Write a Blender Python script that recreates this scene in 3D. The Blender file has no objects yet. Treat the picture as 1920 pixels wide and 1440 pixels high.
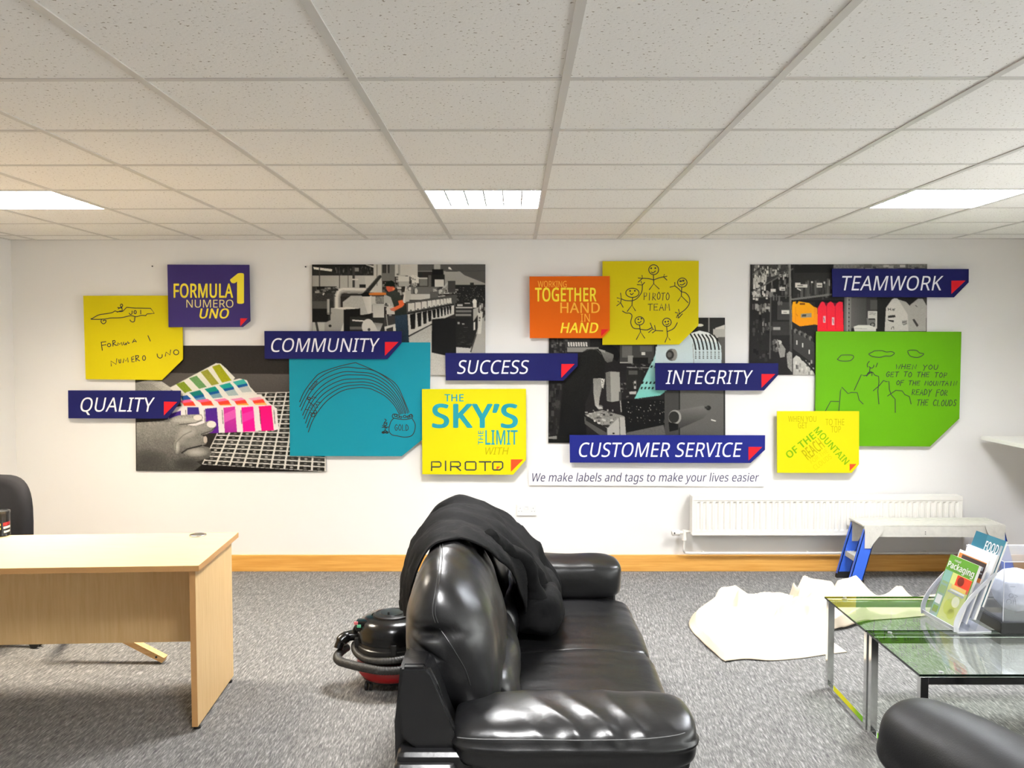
import bpy, bmesh, math, random
import numpy as np
from mathutils import Vector, Matrix, noise
from mathutils.bvhtree import BVHTree

random.seed(7)
S = bpy.context.scene
COL = S.collection

# ------------------------------------------------------------------ camera
FPX, CX, CY = 1650.0, 960.0, 720.0          # focal length in pixels of the 1920x1440 frame
H = 1.674                                   # eye height
PITCH, YAW, ROLL = 0.047, -0.0029, -0.0009
_c, _s = math.cos(YAW), math.sin(YAW)
_r = Vector((_c, -_s, 0)); _f0 = Vector((_s, _c, 0))
_cp, _sp = math.cos(PITCH), math.sin(PITCH)
FWD = _f0 * _cp - Vector((0, 0, 1)) * _sp
UPV = _f0 * _sp + Vector((0, 0, 1)) * _cp
_cr, _sr = math.cos(ROLL), math.sin(ROLL)
CAMX = _r * _cr + UPV * _sr
CAMY = -_r * _sr + UPV * _cr
EYE = Vector((0, 0, H))
cam_data = bpy.data.cameras.new('camera'); cam = bpy.data.objects.new('camera', cam_data); COL.objects.link(cam)
cam_data.sensor_width = 36.0; cam_data.lens = FPX / 1920 * 36.0
cam_data.clip_start = 0.05; cam_data.clip_end = 60
cam.matrix_world = Matrix(((CAMX.x, CAMY.x, -FWD.x, EYE.x), (CAMX.y, CAMY.y, -FWD.y, EYE.y),
                           (CAMX.z, CAMY.z, -FWD.z, EYE.z), (0, 0, 0, 1)))
S.camera = cam

# ------------------------------------------------------------------ world, exposure, lamps
W = bpy.data.worlds.new('world'); S.world = W; W.use_nodes = True
W.node_tree.nodes['Background'].inputs[0].default_value = (1, .985, .96, 1)
W.node_tree.nodes['Background'].inputs[1].default_value = 3.2
S.view_settings.view_transform = 'Standard'; S.view_settings.look = 'None'
S.view_settings.gamma = 1.0; S.view_settings.use_curve_mapping = False
S.view_settings.exposure = 1.42
try:
    S.cycles.use_denoising = True
    S.cycles.max_bounces = 10; S.cycles.diffuse_bounces = 6; S.cycles.transparent_max_bounces = 16
    S.cycles.sample_clamp_indirect = 6.0
except Exception:
    pass
WALL = 6.388                                # back wall
CEIL = 2.419
TX0, TY0, TS = -0.454, 2.524, 0.600         # ceiling grid
XL, XR, YB = -3.64, 3.735, -3.6             # side walls, wall behind the viewer
LIGHT_COLS = (-4, 0, 4)                     # luminaires sit in these columns of tiles
LIGHT_ROWS = (3, -2, -7)                    # and these rows
LAMP_W = 56.0
LAMPS_OFF = {(-4, -2), (-4, -7), (0, -7), (4, -7), (4, -2)}              # all but the middle fitting behind the viewer are not lit
def lamp_col(c, r): return {-4: (1.0, 0.87, 0.68), 0: (1.0, 0.98, 0.955), 4: (0.96, 0.975, 1.0)}[c] if r == 3 else (0.99, 0.98, 0.97)
for c in LIGHT_COLS:
    for r in LIGHT_ROWS:
        if (c, r) in LAMPS_OFF: continue
        L = bpy.data.lights.new('lamp_light', 'AREA'); L.shape = 'SQUARE'; L.size = 0.54
        L.energy = LAMP_W; L.color = lamp_col(c, r)
        o = bpy.data.objects.new('lamp_light', L); COL.objects.link(o)
        o.location = (TX0 + TS * (c + .5), TY0 + TS * (r + .5), CEIL + 0.062)

# ------------------------------------------------------------------ pixel -> point in the room
def ray(px, py):
    a, b = (px - CX) / FPX, (py - CY) / FPX
    return FWD + CAMX * a - CAMY * b
def atY(px, py, Y):
    d = ray(px, py); return EYE + d * (Y / d.y)
def atZ(px, py, Z):
    d = ray(px, py); return EYE + d * ((Z - H) / d.z)
def atX(px, py, X):
    d = ray(px, py); return EYE + d * (X / d.x)

# ------------------------------------------------------------------ materials
def lin(c):
    return tuple(((v / 255 / 12.92) if v / 255 <= 0.04045 else ((v / 255 + 0.055) / 1.055) ** 2.4) for v in c[:3])
_M = {}
def mat(name, rgb=(200, 200, 200), rough=0.5, metal=0.0, spec=0.5, bump=0.0, bscale=200.0, var=0.0, vscale=6.0, coat=0.0, linear=None):
    if name in _M: return _M[name]
    m = bpy.data.materials.new(name); m.use_nodes = True
    nt = m.node_tree; b = nt.nodes['Principled BSDF']
    col = linear if linear else lin(rgb)
    b.inputs['Base Color'].default_value = (*col, 1)
    b.inputs['Roughness'].default_value = rough; b.inputs['Metallic'].default_value = metal
    b.inputs['Specular IOR Level'].default_value = spec
    if coat: b.inputs['Coat Weight'].default_value = coat
    if bump or var:
        tc = nt.nodes.new('ShaderNodeTexCoord')
    if var:
        n = nt.nodes.new('ShaderNodeTexNoise'); n.inputs['Scale'].default_value = vscale; n.inputs['Detail'].default_value = 4
        nt.links.new(tc.outputs['Object'], n.inputs['Vector'])
        r = nt.nodes.new('ShaderNodeValToRGB')
        r.color_ramp.elements[0].position = .3; r.color_ramp.elements[1].position = .7
        r.color_ramp.elements[0].color = (*[v * (1 - var) for v in col], 1)
        r.color_ramp.elements[1].color = (*[min(1, v * (1 + var)) for v in col], 1)
        nt.links.new(n.outputs['Fac'], r.inputs['Fac']); nt.links.new(r.outputs['Color'], b.inputs['Base Color'])
    if bump:
        n = nt.nodes.new('ShaderNodeTexNoise'); n.inputs['Scale'].default_value = bscale; n.inputs['Detail'].default_value = 5
        nt.links.new(tc.outputs['Object'], n.inputs['Vector'])
        bp = nt.nodes.new('ShaderNodeBump'); bp.inputs['Strength'].default_value = bump; bp.inputs['Distance'].default_value = 0.004
        nt.links.new(n.outputs['Fac'], bp.inputs['Height']); nt.links.new(bp.outputs['Normal'], b.inputs['Normal'])
    _M[name] = m
    return m

def streak_mat(name, c0, c1, scale, stretch, rough=0.6, p0=.35, p1=.65, rot=0.0, bump=0.0, spec=.4, c2=None):
    """noise stretched along one axis: wood grain, carpet pile"""
    m = bpy.data.materials.new(name); m.use_nodes = True; nt = m.node_tree; b = nt.nodes['Principled BSDF']
    b.inputs['Roughness'].default_value = rough; b.inputs['Specular IOR Level'].default_value = spec
    tc = nt.nodes.new('ShaderNodeTexCoord'); mp = nt.nodes.new('ShaderNodeMapping')
    mp.inputs['Rotation'].default_value = (0, 0, rot); mp2 = nt.nodes.new('ShaderNodeMapping'); mp2.inputs['Scale'].default_value = stretch
    nt.links.new(tc.outputs['Object'], mp.inputs['Vector']); nt.links.new(mp.outputs['Vector'], mp2.inputs['Vector'])
    n = nt.nodes.new('ShaderNodeTexNoise'); n.inputs['Scale'].default_value = scale; n.inputs['Detail'].default_value = 6; n.inputs['Roughness'].default_value = .6
    nt.links.new(mp2.outputs['Vector'], n.inputs['Vector'])
    r = nt.nodes.new('ShaderNodeValToRGB'); e = r.color_ramp.elements
    e[0].position = p0; e[1].position = p1; e[0].color = (*lin(c0), 1); e[1].color = (*lin(c1), 1)
    if c2: k = e.new(min(.99, p1 + .12)); k.color = (*lin(c2), 1)
    nt.links.new(n.outputs['Fac'], r.inputs['Fac']); nt.links.new(r.outputs['Color'], b.inputs['Base Color'])
    if bump:
        bp = nt.nodes.new('ShaderNodeBump'); bp.inputs['Strength'].default_value = bump; bp.inputs['Distance'].default_value = .004
        nt.links.new(n.outputs['Fac'], bp.inputs['Height']); nt.links.new(bp.outputs['Normal'], b.inputs['Normal'])
    _M[name] = m
    return m

def glass_mat(name, tint, refl=1.0, rough=0.0, haze=0.0):
    """thin clear sheet: tinted see-through plus Fresnel mirror"""
    m = bpy.data.materials.new(name); m.use_nodes = True; nt = m.node_tree; nt.nodes.clear()
    out = nt.nodes.new('ShaderNodeOutputMaterial'); t = nt.nodes.new('ShaderNodeBsdfTransparent'); g = nt.nodes.new('ShaderNodeBsdfGlossy')
    t.inputs[0].default_value = (*tint, 1); g.inputs['Roughness'].default_value = rough; g.inputs[0].default_value = (refl, refl, refl, 1)
    ge = nt.nodes.new('ShaderNodeNewGeometry'); dp = nt.nodes.new('ShaderNodeVectorMath'); dp.operation = 'DOT_PRODUCT'
    nt.links.new(ge.outputs['Normal'], dp.inputs[0]); nt.links.new(ge.outputs['Incoming'], dp.inputs[1])
    def mth(op, x, y=None):
        n = nt.nodes.new('ShaderNodeMath'); n.operation = op
        nt.links.new(x, n.inputs[0]) if not isinstance(x, float) else setattr(n.inputs[0], 'default_value', x)
        if y is not None: nt.links.new(y, n.inputs[1]) if not isinstance(y, float) else setattr(n.inputs[1], 'default_value', y)
        return n.outputs[0]
    sch = mth('POWER', mth('SUBTRACT', 1.0, mth('ABSOLUTE', dp.outputs['Value'])), 5.0)
    fac = mth('ADD', mth('MULTIPLY', sch, .96), .04)
    mx = nt.nodes.new('ShaderNodeMixShader'); nt.links.new(fac, mx.inputs[0]); nt.links.new(t.outputs[0], mx.inputs[1]); nt.links.new(g.outputs[0], mx.inputs[2])
    if haze:
        d = nt.nodes.new('ShaderNodeBsdfDiffuse'); d.inputs[0].default_value = (.8, .82, .85, 1)
        m2 = nt.nodes.new('ShaderNodeMixShader'); m2.inputs[0].default_value = haze
        nt.links.new(mx.outputs[0], m2.inputs[1]); nt.links.new(d.outputs[0], m2.inputs[2]); nt.links.new(m2.outputs[0], out.inputs[0])
    else: nt.links.new(mx.outputs[0], out.inputs[0])
    _M[name] = m
    return m

# ------------------------------------------------------------------ object helpers (geometry is given in room coordinates)
def _root(o):
    while o.parent: o = o.parent
    return o
def tag(o, label=None, cat=None, group=None, kind=None):
    if label: o['label'] = label
    if cat: o['category'] = cat
    if group: o['group'] = group
    if kind: o['kind'] = kind
    return o
def thing(name, label, cat, loc, group=None):
    o = bpy.data.objects.new(name, None); COL.objects.link(o); o.location = loc; o.empty_display_size = .1
    return tag(o, label, cat, group)
def obj(name, bm, m, parent=None, smooth=False, origin=None, label=None, fixn=True):
    """link a bmesh as one object; a child shares its top-level thing's origin"""
    if fixn: bmesh.ops.recalc_face_normals(bm, faces=bm.faces[:])
    me = bpy.data.meshes.new(name)
    if parent: off = _root(parent).location.copy()
    elif origin is not None: off = Vector(origin)
    else:
        co = [v.co for v in bm.verts]
        off = Vector(((min(c.x for c in co) + max(c.x for c in co)) / 2, (min(c.y for c in co) + max(c.y for c in co)) / 2, min(c.z for c in co)))
    bmesh.ops.translate(bm, verts=bm.verts[:], vec=-off)
    bm.to_mesh(me); bm.free()
    for mm in (m if isinstance(m, (list, tuple)) else [m]): me.materials.append(mm)
    if smooth: me.shade_smooth() if hasattr(me, 'shade_smooth') else me.polygons.foreach_set('use_smooth', [True] * len(me.polygons))
    o = bpy.data.objects.new(name, me); COL.objects.link(o)
    if parent: o.parent = parent
    else: o.location = off
    if label: o['label'] = label
    return o
def autosmooth(o, deg=35):
    me = o.data
    me.polygons.foreach_set('use_smooth', [True] * len(me.polygons))
    try: me.set_sharp_from_angle(angle=math.radians(deg))
    except Exception: pass
    return o
def copy_tree(o, parent=None):
    c = o.copy(); COL.objects.link(c)
    if parent: c.parent = parent
    for ch in list(o.children): copy_tree(ch, c)
    return c

BM = bmesh.new
def box(bm, x0, x1, y0, y1, z0, z1, bev=0.0, seg=2, M=None, mi=0):
    r = bmesh.ops.create_cube(bm, size=1.0)
    vs = r['verts']
    for v in vs:
        v.co = Vector((x0 + (v.co.x + .5) * (x1 - x0), y0 + (v.co.y + .5) * (y1 - y0), z0 + (v.co.z + .5) * (z1 - z0)))
    fs = set(f for v in vs for f in v.link_faces)
    for f in fs: f.material_index = mi
    if bev:
        es = list(set(e for v in vs for e in v.link_edges))
        rr = bmesh.ops.bevel(bm, geom=es, offset=bev, segments=seg, profile=.6, affect='EDGES')
        vs = list(set(v for f in rr['faces'] for v in f.verts) | set(v for v in vs if v.is_valid))
        for f in rr['faces']: f.material_index = mi
    if M is not None:
        for v in vs: v.co = M @ v.co
    return vs
def prism(bm, pts, vec, mi=0):
    """closed solid: polygon of 3-D points swept by vec"""
    a = [bm.verts.new(p) for p in pts]; b = [bm.verts.new(Vector(p) + Vector(vec)) for p in pts]
    n = len(pts); fs = [bm.faces.new(a), bm.faces.new(list(reversed(b)))]
    for i in range(n): fs.append(bm.faces.new((a[i], b[i], b[(i + 1) % n], a[(i + 1) % n])))
    for f in fs: f.material_index = mi
    return a + b
def smooth_path(P, k=6, closed=False):
    P = [Vector(p) for p in P]; n = len(P); out = []
    rng = range(n if closed else n - 1)
    for i in rng:
        g = (lambda j: P[j % n]) if closed else (lambda j: P[max(0, min(n - 1, j))])
        p0, p1, p2, p3 = g(i - 1), g(i), g(i + 1), g(i + 2)
        for s in range(k):
            t = s / k
            out.append(.5 * ((2 * p1) + (p2 - p0) * t + (2 * p0 - 5 * p1 + 4 * p2 - p3) * t * t + (3 * p1 - p0 - 3 * p2 + p3) * t ** 3))
    if not closed: out.append(P[-1])
    return out
def tube(bm, path, rad, n=10, closed=False, mi=0):
    P = [Vector(p) for p in path]; m = len(P); rings = []
    R = rad if isinstance(rad, (list, tuple)) else [rad] * m
    prev = None
    for i in range(m):
        if closed: t = (P[(i + 1) % m] - P[i - 1])
        else: t = P[min(i + 1, m - 1)] - P[max(i - 1, 0)]
        t.normalize()
        if prev is None:
            u = t.orthogonal().normalized()
        else:
            u = (prev - t * prev.dot(t))
            u = u.normalized() if u.length > 1e-6 else t.orthogonal().normalized()
        prev = u; w = t.cross(u)
        rings.append([bm.verts.new(P[i] + (u * math.cos(2 * math.pi * j / n) + w * math.sin(2 * math.pi * j / n)) * R[i]) for j in range(n)])
    for i in range(m if closed else m - 1):
        a, b = rings[i], rings[(i + 1) % m]
        for j in range(n):
            f = bm.faces.new((a[j], a[(j + 1) % n], b[(j + 1) % n], b[j])); f.material_index = mi
    if not closed:
        for rg in (list(reversed(rings[0])), rings[-1]):
            f = bm.faces.new(rg); f.material_index = mi
    return bm
def lathe(bm, prof, cx, cy, n=40, M=None, mi=0):
    """prof: list of (radius, z)"""
    rings = []
    for r, z in prof:
        if r < 1e-5: rings.append([bm.verts.new((cx, cy, z))])
        else: rings.append([bm.verts.new((cx + r * math.cos(2 * math.pi * j / n), cy + r * math.sin(2 * math.pi * j / n), z)) for j in range(n)])
    vs = [v for r in rings for v in r]
    for a, b in zip(rings, rings[1:]):
        for j in range(n):
            k = (j + 1) % n
            if len(a) == 1 and len(b) == 1: continue
            if len(a) == 1: f = bm.faces.new((a[0], b[k], b[j]))
            elif len(b) == 1: f = bm.faces.new((a[j], a[k], b[0]))
            else: f = bm.faces.new((a[j], a[k], b[k], b[j]))
            f.material_index = mi
    for rg, rev in ((rings[0], True), (rings[-1], False)):
        if len(rg) > 1:
            f = bm.faces.new(list(reversed(rg)) if rev else rg); f.material_index = mi
    if M is not None:
        for v in vs: v.co = M @ v.co
    return vs
def puff(bm, prof, y0, y1, p=5.0, n=36, k=5, wob=None, pinch=None):
    """cushion: closed XZ profile lofted along Y with rounded ends. wob(co, normal-ish) -> offset"""
    pts = [Vector((q.x, q.y)) for q in smooth_path([Vector((a, b, 0)) for a, b in prof], k, closed=True)]
    c = sum(pts, Vector((0, 0))) / len(pts); m = len(pts); rings = []
    for i in range(1, n):
        t = .5 - .5 * math.cos(math.pi * i / n); q = abs(2 * t - 1)
        s = max(0.0, 1 - q ** p) ** (1 / p)
        rings.append([bm.verts.new((c.x + (q2.x - c.x) * s, y0 + (y1 - y0) * t, c.y + (q2.y - c.y) * s)) for q2 in pts])
    a = bm.verts.new((c.x, y0, c.y)); b = bm.verts.new((c.x, y1, c.y))
    for r0, r1 in zip(rings, rings[1:]):
        for j in range(m): bm.faces.new((r0[j], r0[(j + 1) % m], r1[(j + 1) % m], r1[j]))
    for j in range(m):
        bm.faces.new((a, rings[0][(j + 1) % m], rings[0][j])); bm.faces.new((b, rings[-1][j], rings[-1][(j + 1) % m]))
    bmesh.ops.recalc_face_normals(bm, faces=bm.faces[:])
    if wob:
        bm.normal_update()
        ds = [(v, v.normal * wob(v.co)) for v in bm.verts]
        for v, d in ds: v.co += d
    return bm
# ------------------------------------------------------------------ room shell
m_wall = mat('wall_paint', (229, 227, 224), rough=.85, spec=.2, bump=.06, bscale=90)
m_white = mat('white_gloss_paint', (238, 236, 230), rough=.35)
m_grid = mat('ceiling_tee_paint', (205, 202, 198), rough=.45)
m_skirt = streak_mat('oak_skirting', (200, 142, 62), (222, 168, 88), 9, (.35, 3, 7), rough=.45, p0=.3, p1=.7)

# carpet: short diagonal flecks of light and dark grey
def carpet():
    m = bpy.data.materials.new('grey_fleck_carpet'); m.use_nodes = True; nt = m.node_tree; b = nt.nodes['Principled BSDF']
    b.inputs['Roughness'].default_value = .95; b.inputs['Specular IOR Level'].default_value = .1
    tc = nt.nodes.new('ShaderNodeTexCoord')
    def st(rot, scale, stretch, detail=3):
        a = nt.nodes.new('ShaderNodeMapping'); a.inputs['Rotation'].default_value = (0, 0, rot)
        c = nt.nodes.new('ShaderNodeMapping'); c.inputs['Scale'].default_value = stretch
        n = nt.nodes.new('ShaderNodeTexNoise'); n.inputs['Scale'].default_value = scale; n.inputs['Detail'].default_value = detail; n.inputs['Roughness'].default_value = .65
        nt.links.new(tc.outputs['Object'], a.inputs[0]); nt.links.new(a.outputs[0], c.inputs[0]); nt.links.new(c.outputs[0], n.inputs[0])
        return n
    n1 = st(math.radians(4), 52, (2.3, .26, 1)); n2 = st(math.radians(-5), 85, (2.0, .30, 1)); n3 = st(0, 1.3, (1, 1, 1))
    mx = nt.nodes.new('ShaderNodeMath'); mx.operation = 'ADD'; nt.links.new(n1.outputs['Fac'], mx.inputs[0]); nt.links.new(n2.outputs['Fac'], mx.inputs[1])
    m2 = nt.nodes.new('ShaderNodeMath'); m2.operation = 'MULTIPLY_ADD'; m2.inputs[1].default_value = .5; m2.inputs[2].default_value = 0
    nt.links.new(mx.outputs[0], m2.inputs[0])
    r = nt.nodes.new('ShaderNodeValToRGB'); e = r.color_ramp.elements
    e[0].position = .36; e[1].position = .66; e[0].color = (*lin((80, 80, 80)), 1); e[1].color = (*lin((161, 160, 157)), 1)
    k = e.new(.52); k.color = (*lin((117, 116, 114)), 1)
    nt.links.new(m2.outputs[0], r.inputs[0]); nt.links.new(r.outputs[0], b.inputs['Base Color'])
    bp = nt.nodes.new('ShaderNodeBump'); bp.inputs['Strength'].default_value = .5; bp.inputs['Distance'].default_value = .004
    nt.links.new(m2.outputs[0], bp.inputs['Height']); nt.links.new(bp.outputs[0], b.inputs['Normal'])
    return m
m_carpet = carpet()

def tile_mat():
    m = bpy.data.materials.new('mineral_fibre_tile'); m.use_nodes = True; nt = m.node_tree; b = nt.nodes['Principled BSDF']
    b.inputs['Roughness'].default_value = .95; b.inputs['Specular IOR Level'].default_value = .1
    tc = nt.nodes.new('ShaderNodeTexCoord')
    n = nt.nodes.new('ShaderNodeTexNoise'); n.inputs['Scale'].default_value = 95; n.inputs['Detail'].default_value = 2
    nt.links.new(tc.outputs['Object'], n.inputs[0])
    r = nt.nodes.new('ShaderNodeValToRGB'); e = r.color_ramp.elements
    e[0].position = .305; e[1].position = .36; e[0].color = (*lin((172, 163, 152)), 1); e[1].color = (*lin((245, 243, 240)), 1)
    nt.links.new(n.outputs['Fac'], r.inputs[0])
    n2 = nt.nodes.new('ShaderNodeTexNoise'); n2.inputs['Scale'].default_value = 300; n2.inputs['Detail'].default_value = 3
    nt.links.new(tc.outputs['Object'], n2.inputs[0])
    mx = nt.nodes.new('ShaderNodeMixRGB'); mx.blend_type = 'MULTIPLY'; mx.inputs[0].default_value = .10
    nt.links.new(r.outputs[0], mx.inputs[1]); nt.links.new(n2.outputs['Fac'], mx.inputs[2]); nt.links.new(mx.outputs[0], b.inputs['Base Color'])
    bp = nt.nodes.new('ShaderNodeBump'); bp.inputs['Strength'].default_value = .25; bp.inputs['Distance'].default_value = .003
    nt.links.new(n.outputs['Fac'], bp.inputs['Height']); nt.links.new(bp.outputs[0], b.inputs['Normal'])
    return m
m_tile = tile_mat()

def struct(name, bm, m, parent=None, smooth=False):
    o = obj(name, bm, m, parent, smooth)
    if not parent: o['kind'] = 'structure'
    return o
b = BM(); box(b, XL - .1, XR + .1, YB - .1, WALL + .1, -.06, 0); struct('floor', b, m_carpet)
b = BM(); box(b, XL - .1, XR + .1, WALL, WALL + .1, 0, CEIL + .2); struct('wall_back', b, m_wall)
b = BM(); box(b, XL - .1, XL, YB, WALL, 0, CEIL + .2); struct('wall_left', b, m_wall)
WY0, WY1, WZ0, WZ1 = -3.0, 4.2, 1.02, 2.22          # unseen window opening added in the right wall to brighten the ceiling
b = BM(); box(b, XR, XR + .1, YB, WALL, 0, WZ0); box(b, XR, XR + .1, YB, WALL, WZ1, CEIL + .2); box(b, XR, XR + .1, YB, WY0, WZ0, WZ1); box(b, XR, XR + .1, WY1, WALL, WZ0, WZ1); struct('wall_right', b, m_wall)
m_upvc = mat('white_window_frame', (238, 238, 236), rough=.35); m_pane = glass_mat('window_glass', (.95, .97, .97))
wn = thing('added_window_1', 'added white framed window in the right wall, out of view, lighting the ceiling', 'window', (XR, (WY0 + WY1) / 2, WZ0)); del wn['category']; wn['kind'] = 'structure'
b = BM()
for y in (WY0, WY0 + 2.4, WY0 + 4.8, WY1 - .05): box(b, XR + .03, XR + .08, y, y + .05, WZ0, WZ1)
box(b, XR + .03, XR + .08, WY0, WY1, WZ0, WZ0 + .05); box(b, XR + .03, XR + .08, WY0, WY1, WZ1 - .05, WZ1); obj('window_frame', b, m_upvc, wn)
b = BM(); box(b, XR + .053, XR + .057, WY0, WY1, WZ0, WZ1); obj('pane', b, m_pane, wn)
b = BM(); box(b, XL - .1, XR + .1, YB - .1, YB, 0, CEIL + .2); struct('wall_front', b, m_wall)
# ceiling tiles, leaving the luminaire openings free
lights = {(c, r) for c in LIGHT_COLS for r in LIGHT_ROWS}
xs = [XL] + [TX0 + TS * k for k in range(-5, 8) if XL < TX0 + TS * k < XR] + [XR]
ys = [YB] + [TY0 + TS * k for k in range(-11, 8) if YB < TY0 + TS * k < WALL] + [WALL]
b = BM()
for x0, x1 in zip(xs, xs[1:]):
    for y0, y1 in zip(ys, ys[1:]):
        c, r = math.floor((.5 * (x0 + x1) - TX0) / TS), math.floor((.5 * (y0 + y1) - TY0) / TS)
        if (c, r) in lights: continue
        box(b, x0, x1, y0, y1, CEIL, CEIL + .015)
struct('ceiling', b, m_tile)
b = BM()
for x in xs[1:-1]: box(b, x - .012, x + .012, YB, WALL, CEIL - .0035, CEIL - .0002)
for y in ys[1:-1]:
    for x0, x1 in zip(xs, xs[1:]): box(b, x0 + .0125, x1 - .0125, y - .012, y + .012, CEIL - .0025, CEIL - .0002)
struct('trim_1', b, m_grid)
b = BM()
box(b, XL, XR, WALL - .02, WALL, CEIL - .004, CEIL - .0003); box(b, XL, XL + .02, YB, WALL - .02, CEIL - .004, CEIL - .0003); box(b, XR - .02, XR, YB, WALL - .02, CEIL - .004, CEIL - .0003)
struct('trim_2', b, m_grid)
SKH = 0.122
b = BM(); box(b, XL, XR, WALL - .018, WALL, 0, SKH, bev=.004); struct('baseboard_back', b, m_skirt)
b = BM(); box(b, XL, XL + .018, YB, WALL - .018, 0, SKH, bev=.004); struct('baseboard_left', b, m_skirt)
b = BM(); box(b, XR - .018, XR, YB, WALL - .018, 0, SKH, bev=.004); struct('baseboard_right', b, m_skirt)
# window board at the far end of the right wall
p = atY(1843, 818, 6.30)
b = BM(); box(b, p.x, XR + .01, 3.2, 6.33, p.z - .028, p.z, bev=.004); struct('window_sill', b, m_white)

# ------------------------------------------------------------------ recessed louvre lights
m_louvre = mat('louvre_white_aluminium', (232, 234, 238), rough=.3); m_blade = mat('louvre_bright_aluminium', (205, 208, 214), rough=.22, metal=.95)
m_tube = bpy.data.materials.new('fluorescent_tube'); m_tube.use_nodes = True
_n = m_tube.node_tree.nodes['Principled BSDF']; _n.inputs['Emission Color'].default_value = (1, .98, .95, 1); _n.inputs['Emission Strength'].default_value = 6.0
def luminaire(cx, cy, label):
    t = thing('ceiling_light', label, 'ceiling light', (cx, cy, CEIL), 'recessed louvre ceiling lights')
    h = TS / 2 - .013
    b = BM()
    for sx in (-1, 1): box(b, cx + sx * h - .004, cx + sx * h + .004, cy - h, cy + h, CEIL - .004, CEIL + .1)
    for sy in (-1, 1): box(b, cx - h, cx + h, cy + sy * h - .004, cy + sy * h + .004, CEIL - .004, CEIL + .1)
    box(b, cx - h, cx + h, cy - h, cy + h, CEIL + .1, CEIL + .108)
    obj('housing', b, m_louvre, t)
    b = BM()
    for i in range(1, 6):
        x = cx - h + 2 * h * i / 6
        box(b, x - .004, x + .004, cy - h + .004, cy + h - .004, CEIL + .001, CEIL + .045)
    for j in range(1, 4):
        y = cy - h + 2 * h * j / 4
        prism(b, [(cx - h + .004, y - .010, CEIL + .001), (cx - h + .004, y + .010, CEIL + .001), (cx - h + .004, y + .002, CEIL + .045), (cx - h + .004, y - .002, CEIL + .045)], (2 * h - .008, 0, 0))
    obj('louvre', b, m_blade, t)
    for j in range(4):
        y = cy - h + 2 * h * (j + .5) / 4
        b = BM(); tube(b, [(cx - h + .02, y, CEIL + .082), (cx + h - .02, y, CEIL + .082)], .013, 12)
        autosmooth(obj('tube', b, m_tube, t))
    return t
_lab = {(-4, 3): 'louvred light panel in the ceiling cut by the photo\'s left edge', (0, 3): 'louvred light panel in the middle of the ceiling above the printing press photo',
        (4, 3): 'louvred light panel in the ceiling near the right wall above the teamwork sign'}
first = None
for r in LIGHT_ROWS:
    for c in LIGHT_COLS:
        cx, cy = TX0 + TS * (c + .5), TY0 + TS * (r + .5)
        if first is None:
            first = luminaire(cx, cy, _lab[(c, r)])
        else:
            t = copy_tree(first); t.location = (cx, cy, CEIL)
            t['label'] = _lab.get((c, r), 'louvred light panel further back in the ceiling behind the viewer')
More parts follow.
